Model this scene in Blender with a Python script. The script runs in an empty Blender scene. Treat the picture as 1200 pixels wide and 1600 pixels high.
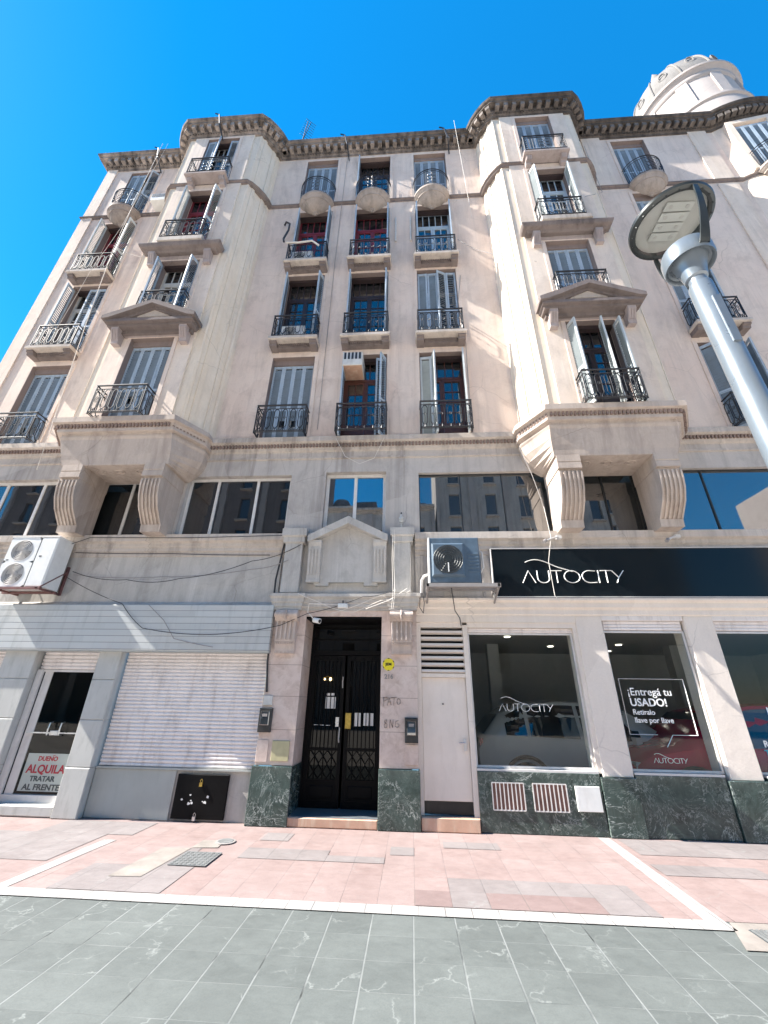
import bpy, math, random
from mathutils import Vector, Matrix
random.seed(7)
R = math.radians
PI = math.pi
scene = bpy.context.scene
COL = scene.collection

# ------------------------------------------------------------------ camera
CAM_Y, CAM_Z = -7.1534, 1.6
cam_d = bpy.data.cameras.new("camera")
cam = bpy.data.objects.new("camera", cam_d)
COL.objects.link(cam)
cam_d.sensor_fit = 'VERTICAL'
cam_d.sensor_height = 24.0
cam_d.lens = 634.23 / 1600.0 * 24.0
cam_d.clip_start = 0.05
cam_d.clip_end = 3000
def cam_matrix(pitch, yaw, roll):
    cp, sp = math.cos(pitch), math.sin(pitch)
    fw = Vector((0, cp, sp)); up = Vector((0, -sp, cp)); rt = Vector((1, 0, 0))
    c, s = math.cos(roll), math.sin(roll)
    rt, up = c * rt + s * up, -s * rt + c * up
    Z = Matrix.Rotation(yaw, 3, 'Z')
    rt, up, fw = Z @ rt, Z @ up, Z @ fw
    return Matrix((rt, up, -fw)).transposed()
cam.matrix_world = Matrix.Translation((0, CAM_Y, CAM_Z)) @ cam_matrix(R(25.3532), R(3.9201), R(0.99415)).to_4x4()
scene.camera = cam

# ------------------------------------------------------------------ light
SUN = Vector((-1.0, -0.15, 1.0)).normalized()
world = bpy.data.worlds.new("World")
scene.world = world
world.use_nodes = True
wn, wl = world.node_tree.nodes, world.node_tree.links
wn.clear()
wo = wn.new('ShaderNodeOutputWorld'); wb = wn.new('ShaderNodeBackground')
sky = wn.new('ShaderNodeTexSky'); sky.sky_type = 'NISHITA'; sky.sun_disc = False
sky.sun_elevation = math.asin(SUN.z)
sky.sun_rotation = math.atan2(SUN.x, SUN.y)
sky.altitude = 400; sky.air_density = 1.0; sky.dust_density = 0.1; sky.ozone_density = 2.0
hs = wn.new('ShaderNodeHueSaturation'); hs.inputs['Saturation'].default_value = 1.45; hs.inputs['Hue'].default_value = .49
wb.inputs['Strength'].default_value = 0.09
mxs = wn.new('ShaderNodeMix'); mxs.data_type = 'RGBA'; mxs.inputs[0].default_value = .30; mxs.inputs[7].default_value = (.08, 1.15, 3.3, 1)
wl.new(sky.outputs[0], hs.inputs['Color']); wl.new(hs.outputs[0], mxs.inputs[6]); wl.new(mxs.outputs[2], wb.inputs['Color']); wl.new(wb.outputs[0], wo.inputs['Surface'])
sd = bpy.data.lights.new("sun", 'SUN'); sd.energy = 4.5; sd.angle = R(0.5); sd.color = (1.0, 0.95, 0.87)
so = bpy.data.objects.new("sun", sd); COL.objects.link(so)
so.rotation_euler = SUN.to_track_quat('Z', 'Y').to_euler()
so.location = (-20, -10, 30)
scene.view_settings.view_transform = 'Standard'
scene.view_settings.look = 'None'
scene.view_settings.exposure = 1.92
scene.view_settings.gamma = 1.0
scene.render.engine = 'CYCLES'

# ------------------------------------------------------------------ node helpers
class NT:
    def __init__(s, name):
        s.m = bpy.data.materials.new(name); s.m.use_nodes = True
        s.t = s.m.node_tree; s.t.nodes.clear()
        s.out = s.n('ShaderNodeOutputMaterial')
    def n(s, typ, **kw):
        nd = s.t.nodes.new(typ)
        for k, v in kw.items(): setattr(nd, k, v)
        return nd
    def set(s, sock, v):
        if isinstance(v, bpy.types.NodeSocket): s.t.links.new(v, sock)
        elif v is not None:
            if isinstance(v, tuple) and len(v) == 3 and sock.type == 'RGBA': v = v + (1,)
            sock.default_value = v
    def pos(s, obj=False):
        if obj: return s.n('ShaderNodeTexCoord').outputs['Object']
        return s.n('ShaderNodeNewGeometry').outputs['Position']
    def vec(s, v, scale=(1, 1, 1), loc=(0, 0, 0)):
        m = s.n('ShaderNodeMapping'); s.set(m.inputs['Vector'], v)
        m.inputs['Scale'].default_value = scale; m.inputs['Location'].default_value = loc
        return m.outputs[0]
    def noise(s, v, scale, detail=4, rough=.55, dist=0.0, col=False):
        q = s.n('ShaderNodeTexNoise'); s.set(q.inputs['Vector'], v)
        q.inputs['Scale'].default_value = scale; q.inputs['Detail'].default_value = detail
        q.inputs['Roughness'].default_value = rough; q.inputs['Distortion'].default_value = dist
        return q.outputs['Color' if col else 'Fac']
    def voro(s, v, scale, feature='F1', out='Distance', rnd=1.0):
        q = s.n('ShaderNodeTexVoronoi', feature=feature); s.set(q.inputs['Vector'], v)
        q.inputs['Scale'].default_value = scale
        q.inputs['Randomness'].default_value = rnd
        return q.outputs[out]
    def ramp(s, fac, stops):
        q = s.n('ShaderNodeValToRGB'); s.set(q.inputs[0], fac)
        e = q.color_ramp.elements
        while len(e) < len(stops): e.new(0.5)
        for el, (p, c) in zip(e, stops):
            el.position = p
            el.color = (c, c, c, 1) if isinstance(c, (int, float)) else tuple(c) + (1,)
        return q.outputs[0]
    def mix(s, f, a, b, mode='MIX'):
        q = s.n('ShaderNodeMix', data_type='RGBA', blend_type=mode)
        s.set(q.inputs[0], f); s.set(q.inputs[6], a); s.set(q.inputs[7], b)
        return q.outputs[2]
    def math(s, op, a, b=None, c=None):
        q = s.n('ShaderNodeMath', operation=op)
        for i, v in enumerate((a, b, c)):
            if v is not None: s.set(q.inputs[i], v)
        return q.outputs[0]
    def sep(s, v):
        q = s.n('ShaderNodeSeparateXYZ'); s.set(q.inputs[0], v); return q.outputs
    def comb(s, x, y, z):
        q = s.n('ShaderNodeCombineXYZ')
        for i, v in enumerate((x, y, z)): s.set(q.inputs[i], v)
        return q.outputs[0]
    def bsdf(s, base, rough=.7, metal=0.0, spec=None, bump=None, bstr=.3, bdist=.01, **kw):
        b = s.n('ShaderNodeBsdfPrincipled')
        s.set(b.inputs['Base Color'], base); s.set(b.inputs['Roughness'], rough); s.set(b.inputs['Metallic'], metal)
        if spec is not None: b.inputs['Specular IOR Level'].default_value = spec
        for k, v in kw.items(): s.set(b.inputs[k.replace('_', ' ')], v)
        if bump is not None:
            q = s.n('ShaderNodeBump'); q.inputs['Strength'].default_value = bstr; q.inputs['Distance'].default_value = bdist
            s.set(q.inputs['Height'], bump); s.t.links.new(q.outputs[0], b.inputs['Normal'])
        s.t.links.new(b.outputs[0], s.out.inputs[0])
        return s.m

M = {}
def plaster(name, c1, c2, stain, streak, dirt=.5, rough=.9):
    t = NT(name); p = t.pos()
    big = t.ramp(t.noise(p, .55, 5, .6), [(.35, 0), (.65, 1)])
    col = t.mix(big, c1, c2)
    sv = t.vec(p, (2.6, 2.6, .16))
    st = t.ramp(t.noise(sv, 1.6, 5, .65, .3), [(.48, 0), (.72, 1)])
    col = t.mix(t.math('MULTIPLY', st, streak), col, stain)
    blot = t.ramp(t.noise(p, 2.3, 6, .7, .6), [(.5, 0), (.68, 1)])
    col = t.mix(t.math('MULTIPLY', blot, dirt * .6), col, tuple(v * .70 for v in c1))
    drip = t.ramp(t.noise(t.vec(p, (9, 9, .35)), 1.0, 4, .6, .2), [(.56, 0), (.70, 1)])
    drip = t.math('MULTIPLY', drip, t.ramp(t.noise(p, .8, 3), [(.46, 0), (.62, .6)]))
    col = t.mix(t.math('MULTIPLY', drip, dirt), col, tuple(v * .50 for v in c1))
    lime = t.ramp(t.noise(t.vec(p, (14, 14, .5), (3, 1, 7)), 1.0, 4, .6, .2), [(.58, 0), (.70, .7)])
    col = t.mix(t.math('MULTIPLY', lime, t.ramp(t.noise(p, .9, 3), [(.48, 0), (.6, streak)])), col, tuple(min(1, v * 1.3) for v in c2))
    rep_ = t.ramp(t.voro(t.mix(.25, p, t.noise(p, 1.2, 3, .5, col=True)), .42, 'F1', 'Color'), [(.30, 0), (.34, .32)])
    col = t.mix(rep_, col, tuple(min(1, v * 1.12) for v in c2))
    soot = t.ramp(t.noise(t.vec(p, (1.6, 1.6, .5)), 1.1, 6, .72, .5), [(.52, 0), (.74, 1)])
    col = t.mix(t.math('MULTIPLY', soot, dirt * .5), col, tuple(v * .48 for v in c1))
    fine = t.noise(p, 30, 4, .7)
    col = t.mix(t.ramp(fine, [(.3, .16), (.7, 0)]), col, tuple(v * .6 for v in c1))
    cr = t.voro(t.mix(.12, p, t.noise(p, 3, 3, .5, col=True)), .9, 'DISTANCE_TO_EDGE')
    crm = t.math('MULTIPLY', t.ramp(cr, [(0, 1), (.006, 0)]), t.ramp(t.noise(p, .7, 2), [(.5, 0), (.62, .5)]))
    col = t.mix(crm, col, tuple(v * .45 for v in c1))
    return t.bsdf(col, rough, spec=.2, bump=t.math('ADD', fine, t.math('MULTIPLY', t.noise(p, 4, 3), 2.0)), bstr=.35, bdist=.006)
M['pink'] = plaster('pink_plaster', (.67, .52, .44), (.73, .62, .53), (.47, .385, .33), .65, .95)
M['bay'] = plaster('bay_plaster', (.67, .54, .455), (.73, .63, .535), (.60, .47, .35), .75, .9)
M['grey'] = plaster('grey_render', (.44, .40, .37), (.52, .48, .445), (.22, .195, .18), .8, .9)
M['ledge'] = plaster('ledge_stone', (.44, .385, .34), (.54, .48, .43), (.15, .13, .118), .85, 1.0)  # this and the corbel stone are toned down to replace missing shade
M['corbel'] = plaster('corbel_stone', (.42, .345, .295), (.50, .425, .37), (.21, .165, .14), .9, .9)
M['conc'] = plaster('shop_concrete', (.40, .375, .35), (.52, .495, .465), (.26, .235, .215), .8, 1.0)
M['cream'] = plaster('cream_paint', (.76, .675, .60), (.80, .72, .64), (.66, .56, .47), .3, .3)
M['hood'] = plaster('weathered_shaded_hood', (.155, .128, .122), (.235, .195, .18), (.06, .05, .047), .8, .9)  # weathered tone, darkened further to stand in for shade under projections
M['hooddark'] = plaster('weathered_shaded_stone', (.075, .063, .06), (.12, .10, .092), (.04, .035, .033), .8, .9)  # recessed gable panel: weathering and its shade painted as one dark tone
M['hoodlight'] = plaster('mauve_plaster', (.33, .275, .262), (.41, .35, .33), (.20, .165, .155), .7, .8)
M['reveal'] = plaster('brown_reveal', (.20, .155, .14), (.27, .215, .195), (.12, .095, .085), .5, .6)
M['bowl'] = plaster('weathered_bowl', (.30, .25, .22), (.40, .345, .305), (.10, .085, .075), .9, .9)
M['dome'] = plaster('weathered_dome', (.17, .155, .145), (.25, .235, .22), (.09, .085, .08), .7, 1.0)
M['dentil'] = plaster('brown_dentil', (.21, .15, .125), (.28, .21, .18), (.10, .08, .07), .6, .6)
M['scroll'] = plaster('scroll_stone', (.45, .37, .325), (.56, .475, .425), (.20, .16, .14), .9, 1.0)
M['baycant'] = plaster('cream_bay_side', (.69, .585, .475), (.75, .66, .55), (.66, .52, .36), .8, .6)
M['drum'] = plaster('tower_render', (.40, .345, .32), (.45, .40, .37), (.34, .29, .26), .4, .4)

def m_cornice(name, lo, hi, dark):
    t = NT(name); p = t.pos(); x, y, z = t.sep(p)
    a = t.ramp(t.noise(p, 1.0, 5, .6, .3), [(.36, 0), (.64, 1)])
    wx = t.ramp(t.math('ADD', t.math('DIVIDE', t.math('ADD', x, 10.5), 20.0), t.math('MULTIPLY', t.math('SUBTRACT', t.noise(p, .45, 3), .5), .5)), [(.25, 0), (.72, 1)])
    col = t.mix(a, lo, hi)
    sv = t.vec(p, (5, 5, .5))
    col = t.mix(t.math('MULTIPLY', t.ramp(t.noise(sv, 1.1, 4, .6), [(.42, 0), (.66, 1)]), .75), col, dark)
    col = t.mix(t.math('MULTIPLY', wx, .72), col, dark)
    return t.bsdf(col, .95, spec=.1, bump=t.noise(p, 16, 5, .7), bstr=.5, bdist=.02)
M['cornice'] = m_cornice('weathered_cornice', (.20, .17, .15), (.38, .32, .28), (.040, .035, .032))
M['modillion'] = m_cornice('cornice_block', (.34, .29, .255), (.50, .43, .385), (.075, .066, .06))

def m_pinkstone():
    t = NT('pink_stone'); p = t.pos(); x, y, z = t.sep(p)
    col = t.mix(t.ramp(t.noise(p, 1.7, 6, .65, 1.0), [(.35, 0), (.68, 1)]), (.58, .455, .40), (.67, .565, .505))
    col = t.mix(t.ramp(t.noise(p, 6, 6, .7, .8), [(.46, 0), (.68, .8)]), col, (.44, .33, .275))
    f = t.math('FRACT', t.math('DIVIDE', t.math('SUBTRACT', z, .74), .475))
    j = t.ramp(f, [(0, 1), (.012, 1), (.016, 0), (1, 0)])
    col = t.mix(j, col, (.24, .18, .15))
    return t.bsdf(col, .45, bump=t.noise(p, 40, 3), bstr=.1, bdist=.003)
M['pinkstone'] = m_pinkstone()

def m_marble():
    t = NT('green_marble'); q0 = t.n('ShaderNodeObjectInfo'); va = t.n('ShaderNodeVectorMath', operation='ADD'); t.set(va.inputs[0], t.pos()); t.set(va.inputs[1], t.comb(t.math('MULTIPLY', q0.outputs['Random'], 37.0), t.math('MULTIPLY', q0.outputs['Random'], 11.0), t.math('MULTIPLY', q0.outputs['Random'], 23.0))); p = va.outputs[0]
    w = t.mix(.72, p, t.noise(p, 1.7, 6, .65, 1.0, col=True))
    col = t.mix(t.ramp(t.noise(p, 3.2, 8, .75, 1.4), [(.3, 0), (.7, 1)]), (.012, .024, .021), (.072, .105, .094))
    v1 = t.ramp(t.voro(w, 3.2, 'DISTANCE_TO_EDGE'), [(0, 1), (.008, .5), (.02, 0)])
    v2 = t.ramp(t.voro(w, 9.5, 'DISTANCE_TO_EDGE'), [(0, .7), (.02, .2), (.05, 0)])
    mk = t.ramp(t.noise(p, 2.1, 4), [(.36, 0), (.56, 1)])
    col = t.mix(t.math('MULTIPLY', t.math('MULTIPLY', v1, mk), .8), col, (.50, .54, .51))
    col = t.mix(t.math('MULTIPLY', v2, t.ramp(t.noise(p, 3.1, 4, .6), [(.40, 0), (.58, .9)])), col, (.42, .47, .44))
    return t.bsdf(col, .16, bump=t.noise(p, 60, 2), bstr=.04, bdist=.002)
M['marble'] = m_marble()

def tilemat(name, s, ox, oy, base, var, joint, vein, rough=.55, tilt=.25, jw=.018):
    t = NT(name); p = t.pos(); x, y, z = t.sep(p)
    wob = t.math('MULTIPLY', t.math('SUBTRACT', t.noise(p, 2.0, 3), .5), .012)
    u = t.math('ADD', t.math('DIVIDE', t.math('SUBTRACT', x, ox), s), wob)
    v = t.math('ADD', t.math('DIVIDE', t.math('SUBTRACT', y, oy), s), wob)
    iu, iv = t.math('FLOOR', u), t.math('FLOOR', v)
    q = t.n('ShaderNodeTexWhiteNoise', noise_dimensions='3D'); t.set(q.inputs['Vector'], t.comb(iu, iv, 3.0))
    r = q.outputs['Value']
    fu, fv = t.math('FRACT', u), t.math('FRACT', v)
    eu = t.math('MINIMUM', fu, t.math('SUBTRACT', 1.0, fu)); ev = t.math('MINIMUM', fv, t.math('SUBTRACT', 1.0, fv))
    e = t.math('MINIMUM', eu, t.math('ADD', ev, t.math('MULTIPLY', t.noise(p, 1.4, 2), jw * 1.1)))
    col = t.mix(r, base, var)
    cl = t.ramp(t.noise(t.vec(p, (1, 1.6, 1)), 6.0, 9, .75, .6), [(.3, 0), (.72, 1)])
    grit = t.noise(p, 90, 4, .8)
    col = t.mix(t.ramp(grit, [(.35, .35), (.6, 0)]), col, tuple(c * .55 for c in base))
    col = t.mix(t.math('MULTIPLY', cl, .5), col, tuple(min(1, c * 1.35) for c in var))
    col = t.mix(t.ramp(t.noise(p, 1.1, 5, .6), [(.35, .3), (.6, 0)]), col, tuple(c * .7 for c in base))
    # light mineral veins, a different piece of the pattern on every tile
    tv = t.n('ShaderNodeVectorMath', operation='ADD'); t.set(tv.inputs[0], p)
    sc = t.n('ShaderNodeVectorMath', operation='SCALE'); t.set(sc.inputs[0], q.outputs['Color']); sc.inputs['Scale'].default_value = 40.0
    t.t.links.new(sc.outputs[0], tv.inputs[1])
    w = t.mix(.35, tv.outputs[0], t.noise(tv.outputs[0], 3.5, 4, .6, col=True))
    vd = t.ramp(t.voro(w, 2.3, 'DISTANCE_TO_EDGE'), [(0, 1), (.008, .4), (.022, 0)])
    vm = t.ramp(t.noise(tv.outputs[0], 2.6, 3), [(.46, 0), (.60, vein)])
    col = t.mix(t.math('MULTIPLY', vd, vm), col, (.27, .285, .275))
    # joints: pale mortar, dark gaps where it has fallen out
    jm = t.ramp(e, [(0, 1), (jw * .6, 1), (jw, 0)])
    jc = t.mix(t.ramp(t.noise(p, 1.7, 3), [(.34, 0), (.46, 1)]), tuple(c * .35 for c in base), joint)
    jvis = t.math('MULTIPLY', jm, t.ramp(t.noise(p, 2.9, 3), [(.35, .35), (.6, 1)]))
    col = t.mix(jvis, col, jc)
    speck = t.ramp(t.voro(p, 7.0), [(0, 1), (.035, .8), (.045, 0)])
    col = t.mix(t.math('MULTIPLY', speck, t.ramp(t.noise(p, 1.9, 2), [(.6, 0), (.66, .7)])), col, (.3, .3, .29))
    h = t.math('ADD', t.math('MULTIPLY', t.noise(p, 8, 6, .7), .5), t.math('SUBTRACT', t.math('MULTIPLY', r, tilt), jm))
    return t.bsdf(col, t.ramp(t.noise(p, 5, 4), [(.3, rough - .15), (.7, rough + .1)]), spec=.4, bump=h, bstr=.35, bdist=.006)
M['street'] = tilemat('street_tile', .343, -.005, -2.60, (.088, .098, .095), (.118, .130, .125), (.19, .20, .197), .6, .8, .25, .020)
M['walk'] = tilemat('pink_tile', .335, .01, -2.415, (.232, .168, .157), (.275, .212, .202), (.19, .155, .15), .25, .6, .2, .012)
M['greytile'] = tilemat('grey_tile', .335, .01, -2.415, (.19, .165, .162), (.225, .20, .197), (.13, .12, .12), .5, .6, .2, .012)
M['redtile'] = tilemat('dark_red_tile', .335, .01, -2.415, (.185, .132, .125), (.215, .16, .153), (.15, .13, .12), .3, .6, .2, .012)
M['stripe'] = tilemat('white_stone', .23, .04, -2.61, (.30, .29, .28), (.36, .35, .34), (.13, .12, .115), .5, .5, .2, .02)
M['bounce_paving'] = tilemat('pale_bounce_stone', .6, 0, -5.35, (.56, .50, .44), (.64, .585, .52), (.40, .36, .32), .3, .6, .2, .012)  # pale stone for the added light-bouncing ground
def simple(name, c, rough=.5, metal=0.0, var=.12, scale=6, bump=0.0, obj=True, spec=None, dirt=None, dirtf=.5):
    t = NT(name); p = t.pos(obj)
    n = t.noise(p, scale, 5, .6)
    col = t.mix(t.ramp(n, [(.3, 0), (.7, 1)]), tuple(v * (1 - var) for v in c), tuple(min(1, v * (1 + var)) for v in c))
    if dirt:
        col = t.mix(t.ramp(t.noise(t.vec(p, (3, 3, .7)), 2.5, 5, .7), [(.5, 0), (.7, dirtf)]), col, dirt)
    return t.bsdf(col, t.ramp(n, [(.3, max(.02, rough - .08)), (.7, min(1, rough + .08))]), metal, spec=spec, bump=t.noise(p, scale * 6, 3) if bump else None, bstr=bump, bdist=.004)
M['cement'] = simple('cement_patch', (.225, .20, .18), .9, var=.3, scale=3, bump=.4, obj=False)
M['iron'] = simple('black_iron', (.022, .022, .026), .45, .3, .3, 12, dirt=(.09, .085, .08), dirtf=.4)
M['shutter'] = simple('blue_grey_shutter_paint', (.36, .43, .50), .6, var=.15, scale=5, dirt=(.20, .22, .23))
M['shutterlight'] = simple('pale_shutter_paint', (.52, .55, .55), .6, var=.1, scale=5, dirt=(.36, .38, .38))
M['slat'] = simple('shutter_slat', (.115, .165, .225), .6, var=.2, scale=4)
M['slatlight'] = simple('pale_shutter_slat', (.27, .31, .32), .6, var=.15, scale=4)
M['red'] = simple('oxblood_paint', (.20, .022, .032), .5, var=.25)
M['brown'] = simple('brown_wood', (.085, .032, .022), .5, var=.35, scale=9)
M['darkwood'] = simple('dark_wood', (.035, .022, .022), .5, var=.3, scale=9)
M['skyblue'] = simple('pale_blue_paint', (.48, .58, .66), .5, var=.1)
M['offwhite'] = simple('off_white_paint', (.56, .55, .52), .55, var=.1, dirt=(.4, .38, .35))
M['alum'] = simple('white_aluminium', (.62, .60, .58), .4, var=.08, dirt=(.45, .42, .4))
M['darkalum'] = simple('dark_aluminium', (.03, .032, .035), .4, .2)
M['white'] = simple('white_enamel', (.70, .70, .68), .4, var=.06, dirt=(.5, .48, .45), dirtf=.35)
M['bluegrey'] = simple('blue_grey_enamel', (.075, .115, .16), .45, var=.2, dirt=(.10, .12, .14))
M['grille'] = simple('dark_grille', (.05, .06, .07), .5, var=.3)
M['black'] = simple('black_paint', (.012, .013, .014), .4, var=.3, scale=4, dirt=(.04, .04, .04))
M['doorblack'] = simple('black_door_paint', (.004, .004, .0045), .5, spec=.12, var=.3, scale=4)
M['hole'] = simple('unlit_interior', (.012, .012, .012), .9)
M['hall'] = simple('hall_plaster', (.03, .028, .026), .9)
M['rust'] = simple('rusty_angle_iron', (.16, .075, .07), .7, .2, .4, 14)
M['steel'] = simple('steel', (.55, .56, .57), .3, .9, .1)
M['cable_b'] = simple('black_cable', (.03, .03, .032), .6)
M['cable_w'] = simple('pale_cable', (.62, .58, .53), .6)
M['cable_g'] = simple('grey_cable', (.26, .24, .23), .6)
M['text_w'] = simple('white_lettering', (.90, .90, .88), .5, var=.03)
M['text_r'] = simple('red_lettering', (.62, .03, .06), .5, var=.05)
M['text_k'] = simple('dark_lettering', (.10, .11, .12), .5, var=.1)
M['text_b'] = simple('teal_lettering', (.05, .35, .45), .5, var=.1)
M['spray'] = simple('spray_paint', (.05, .045, .045), .8)
M['paper'] = simple('paper', (.72, .72, .70), .7, var=.04)
M['yellow'] = simple('yellow_sticker', (.75, .62, .02), .5, var=.08)
M['brass'] = simple('worn_brass', (.45, .32, .08), .4, .8, .3, 20)
M['olive'] = simple('yellowed_plate', (.46, .42, .25), .5, var=.1, dirt=(.3, .27, .17))
M['lamp'] = simple('lamp_grey_paint', (.16, .19, .22), .32, .3, .06, 3, dirt=(.12, .14, .16), dirtf=.3)
M['lampdark'] = simple('lamp_ring', (.028, .034, .036), .35, .2, .15)
M['panel'] = simple('door_cream', (.76, .68, .61), .5, var=.05, scale=3, dirt=(.58, .5, .43), dirtf=.3)
M['lowwall'] = simple('grey_cladding', (.37, .385, .365), .5, var=.08, scale=2, dirt=(.29, .3, .28), dirtf=.4)
M['pillar'] = simple('pillar_cladding', (.46, .46, .44), .5, var=.07, scale=2, dirt=(.28, .28, .26), dirtf=.5)
M['rolldown'] = simple('roller_shutter', (.78, .73, .71), .55, var=.06, scale=2, dirt=(.42, .36, .33), dirtf=.5)
M['rubber'] = simple('tyre_rubber', (.015, .015, .016), .8)
M['carwhite'] = simple('white_car_paint', (.50, .51, .52), .18, var=.02)
M['carred'] = simple('red_car_paint', (.36, .010, .045), .15, var=.05)
M['room'] = simple('showroom_wall', (.46, .45, .43), .8, var=.05)
M['roomfloor'] = simple('showroom_floor', (.16, .16, .155), .3, var=.1)
M['grate'] = simple('cast_iron_cover', (.15, .155, .155), .6, .05, .25, 20)
M['vent'] = simple('vent_copper', (.17, .09, .075), .6, .2, .3)
M['terra'] = simple('step_tile', (.50, .31, .22), .6, var=.2, scale=4, bump=.2, dirt=(.6, .5, .38), dirtf=.6)
M['slate'] = simple('step_slate', (.12, .135, .15), .4, var=.2)

def m_siding():
    t = NT('fascia_siding'); p = t.pos(); x, y, z = t.sep(p)
    f = t.math('FRACT', t.math('DIVIDE', z, .108))
    j = t.ramp(f, [(0, 1), (.05, 1), (.09, 0), (1, 0)])
    iv = t.math('FLOOR', t.math('DIVIDE', z, .108))
    q = t.n('ShaderNodeTexWhiteNoise', noise_dimensions='2D'); t.set(q.inputs['Vector'], t.comb(iv, t.math('FLOOR', t.math('ADD', t.math('MULTIPLY', x, .8), t.math('MULTIPLY', iv, .37))), 0.0))
    col = t.mix(q.outputs['Value'], (.41, .43, .435), (.48, .50, .50))
    col = t.mix(t.ramp(t.noise(t.vec(p, (1, 1, 4)), 1.2, 5), [(.45, 0), (.7, .5)]), col, (.52, .51, .49))
    col = t.mix(t.ramp(t.noise(t.vec(p, (4, 1, .5)), 1.5, 6, .7), [(.52, 0), (.70, .45)]), col, (.27, .28, .275))
    col = t.mix(j, col, (.17, .18, .19))
    return t.bsdf(col, .5, bump=t.math('SUBTRACT', t.math('MULTIPLY', f, .6), j), bstr=.4, bdist=.008)
M['siding'] = m_siding()

def m_gloss(name, base, ior, rough=.015, wav=.02):
    t = NT(name); p = t.pos()
    m = t.bsdf(base, rough, bump=t.noise(p, 1.3, 2), bstr=wav, bdist=.02)
    t.t.nodes['Principled BSDF'].inputs['IOR'].default_value = ior
    return m
M['glass'] = m_gloss('window_glass', (.012, .014, .016), 2.1, wav=.05)
M['tint'] = m_gloss('tinted_glass', (.03, .033, .034), 2.7, wav=.02)
M['mirror'] = m_gloss('mirror_film_glass', (.012, .014, .016), 3.4, wav=.02)
M['darkglass'] = m_gloss('dark_door_glass', (.004, .004, .004), 1.3)
M['signblack'] = m_gloss('black_sign_face', (.008, .012, .015), 1.28, .10, .02)
def m_shopglass(name, tint, r0=.026):
    t = NT(name)
    lw = t.n('ShaderNodeLayerWeight'); lw.inputs['Blend'].default_value = .5
    fac = t.math('ADD', r0, t.math('MULTIPLY', t.math('POWER', lw.outputs['Facing'], 4.0), .9))
    tr = t.n('ShaderNodeBsdfTransparent'); tr.inputs[0].default_value = tint + (1,)
    gl = t.n('ShaderNodeBsdfGlossy'); gl.inputs['Roughness'].default_value = .005
    mx = t.n('ShaderNodeMixShader')
    t.t.links.new(fac, mx.inputs[0]); t.t.links.new(tr.outputs[0], mx.inputs[1]); t.t.links.new(gl.outputs[0], mx.inputs[2])
    t.t.links.new(mx.outputs[0], t.out.inputs[0])
    return t.m
M['shopglass'] = m_shopglass('shop_glass', (.80, .84, .82))
M['lampglass'] = m_shopglass('lamp_glass', (.86, .87, .86), .06)
def m_emit(name, c, s):
    t = NT(name); e = t.n('ShaderNodeEmission'); e.inputs[0].default_value = c + (1,); e.inputs[1].default_value = s
    t.t.links.new(e.outputs[0], t.out.inputs[0]); return t.m
M['bulb'] = m_emit('warm_bulb', (1, .75, .35), 3.0)
M['downlight'] = m_emit('downlight', (1, .93, .8), 1.6)
M['reflector'] = simple('lamp_reflector', (.42, .42, .41), .6, var=.06)
M['led'] = simple('led_plate', (.47, .48, .47), .4, var=.05)

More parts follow.
